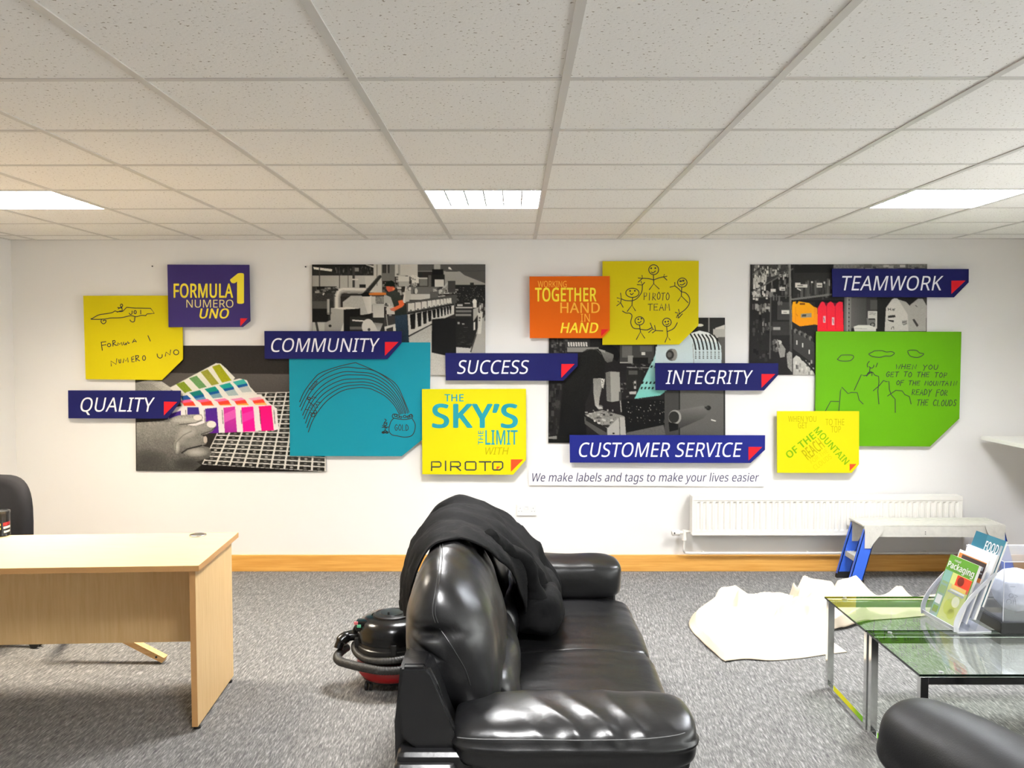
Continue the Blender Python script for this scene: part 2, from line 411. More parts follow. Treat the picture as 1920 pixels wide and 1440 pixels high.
# ------------------------------------------------------------------ printed photographs: each a board whose print is a fine colour mesh
LAYERS = []          # (outline in photo pixels, stand-off) of every board hung so far
def inside(px, py, P):
    c = False
    for (ax, ay), (bx, by) in zip(P, P[1:] + P[:1]):
        if (ay > py) != (by > py) and px < (bx - ax) * (py - ay) / (by - ay) + ax: c = not c
    return c
def below(px, py, off):
    return max([0.0005] + [o for P, o in LAYERS if o < off and inside(px, py, P)])
class Pic:
    SS = 2
    def __init__(s, x0, y0, x1, y1, bg, seed=1):
        s.x0, s.y0, s.w, s.h = x0, y0, int(round(x1 - x0)), int(round(y1 - y0))
        s.A = np.zeros((s.h * s.SS, s.w * s.SS, 3), np.float32); s.A[:] = bg
        s.rng = np.random.default_rng(seed); s.o = (0, 0, 1)
    def crop(s, ox, oy, k): s.o = (ox, oy, k)
    def _t(s, P):
        ox, oy, k = s.o
        return np.array([((ox + x * k - s.x0) * s.SS, (oy + y * k - s.y0) * s.SS) for x, y in P], np.float32)
    def _mask(s, Q):
        x0, y0 = np.floor(Q.min(0)).astype(int); x1, y1 = np.ceil(Q.max(0)).astype(int) + 1
        x0, y0 = max(x0, 0), max(y0, 0); x1, y1 = min(x1, s.w * s.SS), min(y1, s.h * s.SS)
        if x1 <= x0 or y1 <= y0: return None
        X, Y = np.meshgrid(np.arange(x0, x1) + .5, np.arange(y0, y1) + .5)
        m = np.zeros(X.shape, bool); n = len(Q)
        for i in range(n):
            (ax, ay), (bx, by) = Q[i], Q[(i + 1) % n]
            if ay == by: continue
            c = ((ay > Y) != (by > Y)) & (X < (bx - ax) * (Y - ay) / (by - ay) + ax); m ^= c
        return (slice(y0, y1), slice(x0, x1)), m, X, Y
    def poly(s, P, c, c2=None, axis='y', a=1.0, tex=0.0):
        Q = s._t(P); r = s._mask(Q)
        if r is None: return
        sl, m, X, Y = r
        c = np.array(c if hasattr(c, '__len__') else (c, c * .98, c * .93), np.float32)
        col = np.broadcast_to(c, X.shape + (3,)).copy()
        if c2 is not None:
            c2 = np.array(c2 if hasattr(c2, '__len__') else (c2, c2 * .98, c2 * .93), np.float32)
            V = Y if axis == 'y' else X; i = 1 if axis == 'y' else 0
            t = ((V - Q[:, i].min()) / max(1e-6, Q[:, i].max() - Q[:, i].min())).clip(0, 1)[..., None]
            col = c * (1 - t) + c2 * t
        if tex: col = col * (1 + tex * s.rng.standard_normal((X.shape[0] // 2 + 1, X.shape[1] // 2 + 1)).repeat(2, 0).repeat(2, 1)[:X.shape[0], :X.shape[1], None])
        B = s.A[sl]; B[m] = B[m] * (1 - a) + col[m] * a
    def rect(s, x0, y0, x1, y1, c, **k): s.poly([(x0, y0), (x1, y0), (x1, y1), (x0, y1)], c, **k)
    def el(s, cx, cy, rx, ry, c, n=28, **k): s.poly([(cx + rx * math.cos(6.2832 * i / n), cy + ry * math.sin(6.2832 * i / n)) for i in range(n)], c, **k)
    def line(s, P, w, c, **k):
        for (ax, ay), (bx, by) in zip(P, P[1:]):
            L = math.hypot(bx - ax, by - ay) or 1; nx, ny = -(by - ay) / L * w / 2, (bx - ax) / L * w / 2
            s.poly([(ax + nx, ay + ny), (bx + nx, by + ny), (bx - nx, by - ny), (ax - nx, ay - ny)], c, **k)
    def blob(s, cx, cy, rx, ry, c, a=.6):
        """soft-edged patch"""
        for i in range(6, 0, -1): s.el(cx, cy, rx * i / 6, ry * i / 6, c, a=a / 4)
    def speck(s, x0, y0, x1, y1, n, c0, c1, w=(4, 14), h=(4, 14)):
        for _ in range(n):
            x, y = s.rng.uniform(x0, x1), s.rng.uniform(y0, y1); s.rect(x, y, x + s.rng.uniform(*w), y + s.rng.uniform(*h), float(s.rng.uniform(c0, c1)))
    def grain(s, g=4.0): s.A += s.rng.standard_normal(s.A.shape[:2])[..., None] * g
    def pixels(s):
        A = s.A.reshape(s.h, s.SS, s.w, s.SS, 3).mean((1, 3)).clip(0, 255) / 255
        return np.where(A <= .04045, A / 12.92, ((A + .055) / 1.055) ** 2.4)
PRINT_GAIN = 1.05
def print_mat():
    m = bpy.data.materials.new('photo_print'); m.use_nodes = True; nt = m.node_tree; b = nt.nodes['Principled BSDF']
    a = nt.nodes.new('ShaderNodeAttribute'); a.attribute_name = 'ink'; nt.links.new(a.outputs['Color'], b.inputs['Base Color'])
    b.inputs['Roughness'].default_value = .55; b.inputs['Specular IOR Level'].default_value = .12
    return m
m_print = print_mat(); m_photoedge = mat('photo_board_edge', (60, 58, 56), rough=.6)
def photo(pic, corners, off, label):
    """corners: TL, TR, BR, BL in photo pixels"""
    Y = WALL - off; LAYERS.append((list(corners), off))
    b = BM(); prism(b, [atY(a, c, Y) for a, c in corners], (0, .008, 0)); o = obj('photo_panel', b, m_photoedge); tag(o, label, 'photo', 'photo panels on the wall')
    if off > .02:
        for q in ((.45, .3), (.8, .3)):
            x, z = corners[0][0] + (corners[1][0] - corners[0][0]) * q[0], corners[0][1] + (corners[3][1] - corners[0][1]) * q[1]
            s = atY(x, z, Y + .008); b = BM(); tube(b, [s, (s.x, WALL - .0005, s.z)], .012, 10); obj('spacer', b, m_photoedge, o)
    px = (pic.pixels() - .006).clip(.003, 1) * PRINT_GAIN; h, w = px.shape[:2]
    TL, TR, BR, BL = [np.array(atY(a, c, Y - .0008)) for a, c in corners]
    u = np.linspace(0, 1, w)[None, :, None]; v = np.linspace(0, 1, h)[:, None, None]
    P = (TL * (1 - u) + TR * u) * (1 - v) + (BL * (1 - u) + BR * u) * v - np.array(o.location)
    idx = np.arange(w * h).reshape(h, w); F = np.stack([idx[:-1, :-1], idx[1:, :-1], idx[1:, 1:], idx[:-1, 1:]], -1).reshape(-1, 4)
    me = bpy.data.meshes.new('print'); me.vertices.add(w * h); me.vertices.foreach_set('co', P.reshape(-1).astype(np.float32))
    me.loops.add(F.size); me.loops.foreach_set('vertex_index', F.reshape(-1).astype(np.int32))
    me.polygons.add(len(F)); me.polygons.foreach_set('loop_start', np.arange(0, F.size, 4, dtype=np.int32))
    try: me.polygons.foreach_set('loop_total', np.full(len(F), 4, np.int32))
    except Exception: pass
    me.update(calc_edges=True)
    at = me.color_attributes.new('ink', 'FLOAT_COLOR', 'POINT'); at.data.foreach_set('color', np.concatenate([px.reshape(-1, 3).clip(0, .9), np.ones((w * h, 1))], 1).astype(np.float32).reshape(-1))
    me.materials.append(m_print); c = bpy.data.objects.new('print', me); COL.objects.link(c); c.parent = o
    return o

# --- A: a hand holding a fan of colour swatches over a sheet of labels
p = Pic(253, 648, 611, 884, (42, 39, 37), 1); p.crop(240, 640, .19792)
p.poly([(300, 300), (2000, 315), (2000, 600), (300, 600)], (78, 74, 70), (64, 60, 57))
A, B, C, D = np.array((1030, 490.)), np.array((1905, 470.)), np.array((1895, 1232.)), np.array((695, 1165.))
g = lambda c, r: (D + (C - D) * c) * (1 - r) + (A + (B - A) * c) * r
p.poly([(350, 1010), tuple(D), tuple(C), (2000, 1263), (60, 1263)], (28, 26, 25))
p.poly([tuple(g(0, 0)), tuple(g(1.08, 0)), tuple(g(1.08, 1)), tuple(g(0, 1))], (200, 196, 188))
for r in range(17):
    for c in range(10):
        a0, a1, b0, b1 = (c + .07) / 9.2, (c + .93) / 9.2, (r + .1) / 17, (r + .86) / 17
        p.poly([tuple(g(a0, b0)), tuple(g(a1, b0)), tuple(g(a1, b1)), tuple(g(a0, b1))], 34 + 10 * ((r * 7 + c * 3) % 3))
        q = g((a0 + a1) / 2, (b0 + b1) / 2); p.el(q[0], q[1], 15, 9, 150 if (r + c) % 3 == 0 else 95)
p.poly([(65, 395), (200, 365), (320, 380), (430, 455), (380, 480), (60, 480)], 120, 178, axis='x', tex=.05)
for i in range(7): p.line([(95 + i * 18, 400), (170 + i * 24, 465)], 4, 70, a=.5)
p.poly([(395, 440), (838, 208), (882, 212), (930, 255), (1018, 345), (980, 395), (620, 500), (480, 520)], (205, 201, 190))
for k, c in zip(((455, 405, 530, 380, 612, 470, 540, 492), (580, 350, 652, 325, 748, 432, 680, 455), (690, 290, 757, 265, 868, 405, 800, 425), (800, 240, 872, 218, 985, 370, 895, 392)), ((112, 130, 38), (92, 132, 82), (134, 134, 50), (138, 140, 24))):
    p.poly([k[0:2], k[2:4], k[4:6], k[6:8]], c, tex=.04)
p.poly([(490, 530), (560, 480), (1060, 352), (1130, 368), (1160, 430), (1215, 490), (1240, 520), (1170, 540), (500, 600)], (206, 202, 194))
for cx, cy, t, gr in ((645, 475, (18, 105, 98), (88, 128, 160)), (790, 440, (20, 120, 105), (110, 140, 150)), (930, 405, (30, 135, 125), (150, 165, 165)), (1060, 372, (55, 150, 140), (165, 170, 168))):
    p.poly([(cx - 65, cy + 12), (cx + 38, cy - 14), (cx + 72, cy + 26), (cx - 28, cy + 46)], t); p.poly([(cx - 28, cy + 46), (cx + 72, cy + 26), (cx + 80, cy + 48), (cx - 10, cy + 68)], (18, 75, 130)); p.poly([(cx - 10, cy + 68), (cx + 80, cy + 48), (cx + 120, cy + 104), (cx + 25, cy + 112)], gr)
p.poly([(500, 520), (560, 510), (600, 545), (520, 575)], (40, 80, 140))
p.poly([(505, 575), (1180, 498), (1260, 500), (1350, 590), (1420, 640), (500, 640)], (210, 204, 196))
for i, x in enumerate((520, 690, 855, 1015, 1185)):
    w = 118; d = -6 * i
    p.poly([(x - 45, 565 + d), (x + w - 55, 550 + d), (x + w - 20, 570 + d), (x - 5, 585 + d)], ((205, 85, 130), (215, 90, 125), (215, 110, 155), (210, 125, 165), (215, 150, 170))[i])
    p.poly([(x - 5, 585 + d), (x + w - 20, 570 + d), (x + w, 605 + d), (x + 12, 612 + d)], (222, 62, 45)); p.poly([(x + 12, 612 + d), (x + w, 603 + d), (x + w + 25, 632 + d), (x + 40, 636 + d)], ((225, 90, 45), (228, 110, 50), (232, 130, 60), (236, 150, 60), (238, 165, 90))[i])
p.poly([(380, 640), (505, 612), (1370, 600), (1412, 640), (1428, 830), (1390, 840), (860, 866), (700, 866), (380, 760)], (214, 206, 204))
for q, c, c2 in (([(385, 690), (500, 655), (500, 760), (385, 760)], (75, 42, 120), (50, 45, 130)), ([(560, 625), (668, 625), (685, 740), (560, 740)], (52, 45, 115), (66, 42, 120)), ([(730, 637), (842, 627), (860, 870), (742, 870)], (66, 36, 118), (80, 30, 120)), ([(905, 628), (1015, 615), (1032, 858), (915, 864)], (190, 50, 140), (150, 40, 130)),
                 ([(1075, 625), (1188, 615), (1206, 850), (1090, 856)], (228, 30, 135), (224, 24, 125)), ([(1240, 615), (1360, 605), (1382, 840), (1265, 848)], (222, 20, 105), (228, 14, 115))):
    p.poly(q, c, c2)
p.poly([(905, 690), (1022, 640), (1026, 720), (910, 770)], (225, 120, 185), a=.5); p.poly([(1075, 690), (1195, 650), (1200, 720), (1080, 770)], (240, 90, 170), a=.45)
for x in (545, 722, 892, 1070, 1250, 1385): p.line([(x, 650), (x + 8, 780)], 9, 60, a=.6)
p.poly([(75, 770), (330, 752), (480, 700), (610, 692), (695, 690), (712, 725), (690, 752), (560, 792), (640, 800), (700, 780), (770, 750), (818, 758), (834, 800), (800, 850), (740, 880), (690, 885), (725, 905), (750, 945), (735, 975), (690, 990), (500, 1065), (700, 988), (765, 1005), (792, 1060), (760, 1105), (640, 1140), (690, 1170), (620, 1230), (75, 1230)], 142, 66, tex=.12)
p.blob(560, 745, 170, 30, 178, .8); p.blob(690, 820, 90, 40, 140, .7); p.blob(560, 860, 90, 60, 165, .9); p.blob(500, 920, 60, 70, 150, .7); p.blob(610, 960, 110, 60, 125, .7); p.blob(640, 1050, 120, 45, 172, .9); p.blob(460, 1000, 30, 70, 185, .8)
p.blob(300, 820, 200, 50, 120, .5); p.blob(200, 1120, 180, 110, 58, .8); p.blob(560, 1160, 140, 60, 48, .9); p.blob(330, 980, 120, 90, 100, .5)
p.line([(480, 790), (640, 772), (705, 745)], 10, 60, a=.7); p.line([(500, 1060), (560, 1020), (700, 985)], 14, 32, a=.9); p.line([(690, 880), (780, 850), (830, 810)], 9, 40, a=.7); p.line([(440, 1060), (450, 960), (520, 890), (600, 850)], 9, 70, a=.5)
p.el(660, 722, 42, 26, (205, 198, 188)); p.el(790, 785, 44, 32, (212, 205, 195)); p.el(730, 930, 18, 34, (170, 160, 150))
p.grain(3.5)
photo(p, [(253, 648), (608.5, 648), (611, 884.3), (255, 883)], .012, 'photo panel of a hand holding colour swatches, lowest left on the wall')

# --- B: printing press hall with an operator in a cap
p = Pic(585, 496, 910, 703, (44, 40, 38), 2); p.crop(580, 490, .17708)
p.rect(30, 30, 690, 160, 36, c2=48); p.poly([(45, 62), (245, 85), (240, 110), (50, 86)], 215); p.poly([(590, 36), (680, 50), (680, 70), (600, 42)], 200)
p.speck(250, 50, 660, 150, 40, 30, 95, (6, 20), (10, 40)); p.rect(470, 70, 525, 110, 130)
p.rect(35, 152, 690, 290, 158, c2=178, axis='x')
for x, w in ((110, 10), (320, 8), (412, 6), (470, 26)): p.rect(x - w / 2, 60, x + w / 2, 290, 62)
p.rect(590, 160, 700, 330, 188)
p.rect(455, 185, 520, 200, 200); p.rect(530, 245, 600, 282, 36)
p.rect(680, 34, 770, 330, 186); p.rect(712, 34, 722, 260, 130); p.rect(765, 34, 905, 210, 108); p.rect(775, 34, 850, 128, 58); p.rect(820, 34, 828, 130, 150); p.speck(770, 205, 905, 330, 22, 60, 190, (10, 40), (10, 30))
p.rect(905, 34, 1145, 165, 186); p.rect(940, 36, 958, 150, 140); p.rect(962, 36, 966, 150, 150)
p.poly([(1145, 34), (1870, 34), (1870, 110), (1145, 110)], 78); p.rect(1320, 34, 1385, 95, 165); p.rect(1145, 105, 1450, 112, 120)
p.rect(1420, 110, 1870, 290, 150, c2=138); p.poly([(1500, 34), (1870, 34), (1870, 240), (1640, 150)], 76); p.poly([(1470, 66), (1490, 66), (1510, 95), (1470, 85)], 220); p.line([(1440, 110), (1870, 105)], 6, 60)
p.rect(1500, 250, 1870, 450, 30); p.speck(1520, 265, 1850, 430, 90, 55, 120, (5, 10), (5, 9)); p.rect(1700, 230, 1740, 260, 40)
p.rect(35, 265, 290, 640, 46); p.speck(40, 265, 280, 340, 26, 40, 150, (14, 50), (8, 20)); p.rect(80, 265, 165, 295, 30); p.rect(40, 340, 270, 420, 56, tex=.1); p.rect(35, 420, 200, 500, 80); p.rect(40, 500, 200, 640, 30); p.poly([(140, 350), (160, 330), (160, 345), (150, 360)], 200)
p.rect(35, 640, 240, 740, 172); p.poly([(60, 640), (85, 640), (105, 740), (80, 740)], 60)
p.rect(255, 345, 300, 480, 70); p.rect(340, 340, 560, 372, 52)
p.line([(300, 500), (298, 372), (318, 322), (350, 305), (620, 312)], 62, 172); p.line([(292, 500), (290, 372), (312, 312), (350, 292), (600, 298)], 22, 205); p.line([(320, 495), (322, 380), (338, 338), (380, 326), (600, 332)], 14, 130)
p.poly([(355, 430), (440, 365), (620, 365), (620, 560), (540, 566), (540, 495), (355, 495)], 168, tex=.03); p.poly([(560, 365), (660, 365), (660, 545), (620, 560)], 182, 205, axis='x'); p.rect(655, 370, 710, 545, 182); p.rect(700, 370, 790, 440, 120, tex=.2); p.rect(790, 360, 900, 480, 165)
p.poly([(570, 335), (735, 150), (762, 148), (765, 170), (620, 350), (590, 350)], 45); p.line([(585, 325), (740, 152)], 8, 80)
p.poly([(545, 345), (600, 325), (650, 340), (640, 372), (560, 372)], 24)
p.poly([(230, 495), (365, 500), (365, 740), (160, 740), (160, 650), (225, 620)], 158, 142); p.poly([(230, 492), (420, 482), (540, 497), (365, 510)], 205); p.poly([(365, 508), (540, 498), (540, 580), (430, 592), (430, 740), (365, 740)], 26); p.poly([(330, 740), (365, 640), (365, 740)], 190)
p.poly([(188, 400), (216, 398), (216, 560), (190, 560)], 160); p.el(220, 680, 16, 14, 40); p.line([(190, 550), (240, 545)], 6, 50); p.line([(222, 540), (222, 600)], 8, 60)
p.rect(430, 585, 800, 740, 42); p.poly([(540, 570), (660, 550), (660, 600), (540, 590)], 28); p.rect(430, 690, 560, 720, 92); p.line([(455, 622), (600, 632)], 14, 205); p.poly([(620, 640), (780, 655), (745, 740), (640, 740)], 118, 176, axis='y'); p.poly([(640, 690), (690, 660), (725, 735), (640, 740)], 195)
p.el(622, 690, 66, 82, 196); p.el(632, 720, 14, 16, 60)
p.rect(675, 458, 790, 592, 176, c2=192); p.rect(665, 445, 850, 462, 168); p.line([(668, 458), (668, 530)], 8, 130); p.speck(790, 440, 910, 560, 26, 60, 200, (12, 34), (12, 34)); p.rect(820, 480, 905, 560, 185)
p.rect(790, 575, 920, 740, 56); p.line([(815, 560), (830, 690)], 9, 150)
p.speck(905, 130, 1150, 330, 40, 70, 205, (16, 50), (12, 34)); p.rect(940, 165, 1060, 215, 196); p.rect(950, 215, 1055, 265, 160); p.el(1095, 175, 24, 30, 205); p.rect(1085, 170, 1160, 235, 205); p.speck(1070, 140, 1170, 260, 14, 50, 210, (10, 22), (10, 22))
p.rect(1150, 125, 1195, 170, 40); p.rect(1165, 185, 1250, 262, 112); p.rect(1160, 175, 1250, 188, 190); p.rect(1075, 270, 1370, 350, 98); p.el(1130, 315, 16, 30, 190); p.rect(1105, 300, 1112, 345, 40)
p.poly([(985, 440), (1020, 262), (1030, 270), (1020, 440)], 205); p.rect(1015, 310, 1075, 440, 172)
p.rect(1300, 88, 1418, 145, 24); p.rect(1290, 145, 1432, 270, 32); p.rect(1326, 196, 1424, 272, 196); p.rect(1260, 150, 1290, 280, 90); p.poly([(1400, 290), (1480, 200), (1490, 215), (1420, 300)], 170); p.rect(1370, 300, 1480, 345, 178); p.speck(1280, 280, 1560, 420, 60, 35, 190, (10, 34), (8, 26)); p.rect(1465, 210, 1545, 330, 58)
p.rect(1075, 348, 1275, 412, 182); p.rect(1275, 322, 1365, 400, 84); p.rect(1060, 408, 1420, 432, 66)
p.poly([(1020, 430), (1560, 350), (1560, 470), (1035, 570)], 70)
X = [1045, 1122, 1190, 1250, 1300, 1345, 1385, 1420, 1450, 1478, 1505]
for i, (a, c) in enumerate(zip(X, X[1:])):
    t = (a - 1045) / 460; y0, y1 = 445 - 60 * t, 530 - 90 * t; w = (c - a) * .86
    p.poly([(a, y0), (a + w, y0 - 5 * (1 - t)), (a + w + 4, y1 - 8 * (1 - t)), (a, y1)], 198); p.rect(a + w * .3, y1 - 18 + 8 * t, a + w * .6, y1, 90)
p.poly([(1035, 548), (1530, 448), (1530, 475), (1040, 575)], 30)
p.poly([(1040, 562), (1530, 465), (1530, 560), (1300, 655), (1052, 782)], 190, 176)
for a, b2, y0, y1, z0, z1 in ((1075, 1125, 562, 718, 545, 712), (1150, 1188, 548, 692, 535, 684), (1208, 1245, 535, 664, 522, 656), (1262, 1295, 522, 640, 515, 632), (1310, 1340, 512, 600, 505, 596), (1355, 1380, 502, 596, 496, 590), (1395, 1415, 494, 585, 490, 580), (1430, 1448, 488, 575, 484, 570), (1462, 1478, 482, 565, 478, 560), (1490, 1504, 476, 556, 474, 552)):
    p.poly([(a - 12, y0), (b2, z0), (b2 - 6, z1), (a, y1)], 26)
p.poly([(1050, 782), (1300, 655), (1300, 670), (1060, 796)], 40)
p.poly([(980, 860), (1060, 795), (1300, 668), (1300, 1210), (980, 1210)], 158, 172, tex=.04); p.rect(1290, 900, 1870, 1210, 176, tex=.03); p.poly([(1800, 640), (1870, 560), (1870, 980), (1700, 980)], 150)
p.poly([(1296, 612), (1420, 600), (1552, 605), (1552, 985), (1430, 992), (1292, 962)], 24); p.rect(1545, 440, 1740, 620, 34); p.rect(1565, 455, 1622, 474, 170); p.rect(1640, 440, 1700, 448, 170); p.rect(1550, 484, 1725, 498, 165); p.rect(1550, 518, 1715, 540, 108); p.rect(1548, 556, 1712, 580, 120)
p.poly([(1550, 605), (1775, 600), (1775, 720), (1705, 918), (1552, 905)], 30); p.rect(1566, 640, 1590, 664, 140); p.rect(1615, 655, 1640, 668, 130); p.poly([(1738, 645), (1755, 640), (1752, 725), (1735, 728)], 205); p.speck(1560, 690, 1700, 880, 20, 38, 60, (20, 50), (4, 8)); p.line([(1765, 770), (1705, 960)], 14, 60)
p.el(1748, 430, 22, 30, 212); p.rect(1732, 440, 1768, 490, 205); p.poly([(1735, 505), (1790, 485), (1785, 560), (1735, 635)], 158); p.poly([(1780, 540), (1835, 536), (1815, 765), (1782, 768)], 186); p.rect(1800, 450, 1815, 540, 190); p.speck(1780, 430, 1860, 620, 16, 60, 170, (8, 20), (10, 40))
p.poly([(790, 262), (812, 222), (868, 203), (902, 225), (908, 280), (870, 268), (800, 266)], (26, 32, 28)); p.poly([(812, 264), (898, 270), (900, 300), (880, 322), (838, 325), (818, 300)], (196, 90, 64)); p.poly([(880, 285), (905, 280), (905, 300), (885, 312)], (225, 130, 80))
p.poly([(812, 335), (900, 308), (945, 330), (985, 400), (1030, 540), (1030, 568), (905, 578), (898, 480), (862, 380), (815, 358)], (56, 60, 54), (38, 42, 38), tex=.05); p.poly([(630, 338), (700, 330), (812, 332), (815, 356), (700, 360), (635, 356)], (205, 118, 52)); p.poly([(940, 418), (985, 408), (1006, 455), (985, 480), (905, 522), (862, 512), (862, 500), (950, 462)], (214, 100, 58)); p.poly([(850, 500), (905, 495), (905, 530), (865, 520)], (190, 110, 85))
p.poly([(905, 575), (1032, 560), (1056, 860), (985, 860), (978, 700), (960, 860), (918, 860)], (46, 60, 74), (32, 42, 52), tex=.06)
p.poly([(795, 690), (910, 660), (916, 735), (888, 735), (886, 690), (815, 712), (815, 735), (800, 735)], 196)
p.grain(3)
photo(p, [(585, 496), (910, 495.6), (910, 703), (585.6, 703.4)], .023, 'photo panel of a print hall with a worker in a cap, above the COMMUNITY banner')

# --- C: operator bent over a machine, with a big paper roll
p = Pic(1028, 595.6, 1360, 831, (34, 32, 32), 3); p.crop(1020, 590, .18229)
p.speck(45, 230, 200, 1240, 60, 22, 62, (10, 40), (20, 90)); p.rect(215, 250, 470, 350, 52); p.rect(235, 335, 560, 385, 128)
for i in range(8): p.poly([(240 + i * 26, 282), (258 + i * 26, 282), (262 + i * 26, 326), (246 + i * 26, 326)], 196)
p.speck(70, 250, 220, 380, 24, 30, 110, (8, 30), (10, 40))
p.rect(780, 310, 1130, 500, 62); p.rect(800, 320, 905, 440, 92); p.rect(985, 320, 1110, 380, 84); p.rect(1000, 385, 1040, 415, 190); p.rect(860, 420, 915, 500, 128); p.rect(910, 440, 1070, 500, 30); p.rect(780, 485, 860, 498, 150); p.line([(850, 540), (1080, 545)], 9, 120); p.speck(850, 500, 1100, 640, 40, 26, 130, (8, 50), (5, 14))
p.rect(845, 560, 1000, 760, 36); p.rect(870, 575, 960, 615, 74); p.rect(925, 680, 945, 760, 150); p.speck(780, 640, 1000, 860, 30, 25, 110, (8, 22), (8, 24)); p.poly([(875, 790), (950, 785), (945, 815), (880, 815)], 160)
p.rect(800, 870, 1250, 1240, 24); p.speck(820, 880, 1240, 1110, 60, 40, 165, (4, 10), (4, 14)); p.line([(785, 880), (795, 1000)], 9, 150)
p.poly([(370, 400), (440, 355), (560, 352), (610, 420), (630, 520), (615, 640), (505, 650), (470, 800), (420, 920), (440, 1240), (150, 1240), (190, 720), (310, 560)], 32, 22, tex=.06); p.line([(400, 380), (470, 355), (540, 360), (590, 410)], 8, 62)
p.poly([(580, 375), (640, 380), (720, 410), (700, 480), (650, 492), (625, 470)], 112, 84, tex=.05); p.poly([(560, 365), (600, 330), (680, 312), (755, 345), (778, 420), (752, 480), (715, 455), (712, 408), (640, 372), (600, 375)], 22); p.poly([(555, 350), (630, 370), (625, 392), (570, 372)], 140)
p.poly([(505, 655), (590, 650), (600, 720), (572, 850), (562, 950), (600, 945), (605, 968), (560, 972), (525, 930), (508, 800)], 118, 142, axis='y', tex=.05); p.blob(575, 945, 34, 22, 180, .8); p.poly([(585, 655), (625, 660), (610, 760), (590, 740)], 170, tex=.3)
p.poly([(640, 592), (690, 583), (775, 588), (790, 880), (700, 895), (650, 885)], 138); p.poly([(632, 595), (680, 590), (690, 890), (645, 880)], 98, tex=.06); p.poly([(770, 790), (795, 790), (795, 880), (770, 880)], 60)
p.poly([(1165, 305), (1140, 420), (930, 862), (1190, 828), (1258, 780), (1300, 480), (1300, 305)], (178, 206, 204), (105, 172, 160))
for y, x0, n, st in ((695, 1010, 4, 40), (748, 1000, 4, 38), (465, 1110, 3, 42), (530, 1100, 3, 42)):
    for i in range(n): p.poly([(x0 + i * st, y - 8), (x0 + i * st + 18, y - 8), (x0 + i * st + 8, y + 14), (x0 + i * st - 10, y + 16)], 28)
p.rect(1580, 28, 1870, 200, 44); p.rect(1690, 28, 1704, 180, 130); p.el(1600, 110, 40, 14, 215); p.poly([(1760, 140), (1860, 105), (1860, 180), (1760, 185)], 200); p.rect(1740, 150, 1870, 240, 172); p.rect(1790, 230, 1870, 520, 84)
p.poly([(1160, 318), (1390, 280), (1500, 195), (1600, 165), (1690, 185), (1770, 240), (1820, 320), (1828, 420), (1822, 520), (1140, 520), (1150, 400)], (206, 216, 216), (188, 202, 202)); p.poly([(1480, 200), (1530, 300), (1540, 420), (1530, 520), (1140, 520), (1150, 330), (1400, 285)], (192, 206, 206)); p.poly([(1505, 195), (1600, 165), (1690, 185), (1770, 240), (1800, 290), (1560, 260)], (222, 224, 220))
for i in range(7): p.line([(1502 + 40 * i, 195 + 2 * i), (1535 + 40 * i, 250), (1552 + 40 * i, 310), (1560 + 40 * i, 362)], 15, 32)
for i in range(7):
    for j in range(4): p.rect(1552 + 40 * i, 380 + 20 * j, 1566 + 40 * i, 390 + 20 * j, 70)
p.el(1312, 412, 58, 62, 92); p.el(1335, 412, 34, 60, 128); p.el(1294, 412, 42, 46, 50); p.el(1290, 412, 24, 28, 92); p.line([(1530, 300), (1540, 500)], 5, 130)
p.rect(1240, 780, 1400, 1240, 62); p.rect(1395, 775, 1860, 1240, 94, c2=80); p.rect(1845, 500, 1870, 1240, 40); p.rect(1385, 780, 1400, 1240, 34)
p.poly([(1340, 985), (1640, 932), (1685, 1010), (1640, 1060), (1400, 1165), (1330, 1110)], 104, 50); p.el(1345, 1050, 66, 74, 132); p.el(1335, 1050, 54, 60, 44); p.el(1690, 955, 26, 24, 30); p.rect(1650, 940, 1690, 960, 46); p.poly([(1280, 1100), (1380, 1120), (1380, 1180), (1290, 1200)], 24); p.poly([(1718, 1070), (1770, 1085), (1760, 1095), (1716, 1082)], 190)
p.poly([(420, 1025), (600, 978), (825, 1040), (830, 1062), (655, 1170)], 118, tex=.1); p.speck(420, 970, 720, 1110, 50, 30, 205, (6, 30), (5, 20)); p.poly([(415, 1045), (650, 1175), (650, 1240), (580, 1240), (420, 1120)], 72); p.poly([(430, 1050), (650, 1170), (650, 1215), (430, 1085)], 34)
p.poly([(650, 1168), (775, 1052), (830, 1050), (845, 1240), (652, 1240)], 152); p.line([(775, 1055), (782, 1240)], 9, 90); p.el(716, 1218, 12, 9, 25); p.poly([(600, 1130), (680, 1130), (660, 1160), (620, 1150)], 40)
p.poly([(850, 1210), (1230, 1130), (1250, 1240), (850, 1240)], 84, tex=.05); p.rect(45, 1240, 270, 1330, 26); p.poly([(50, 1255), (135, 1245), (135, 1280), (50, 1275)], 110)
p.grain(3)
photo(p, [(1029.5, 595.6), (1359.4, 595.6), (1360, 831), (1028, 830.3)], .012, 'photo panel of a man bent over a machine, beneath the yellow team note')

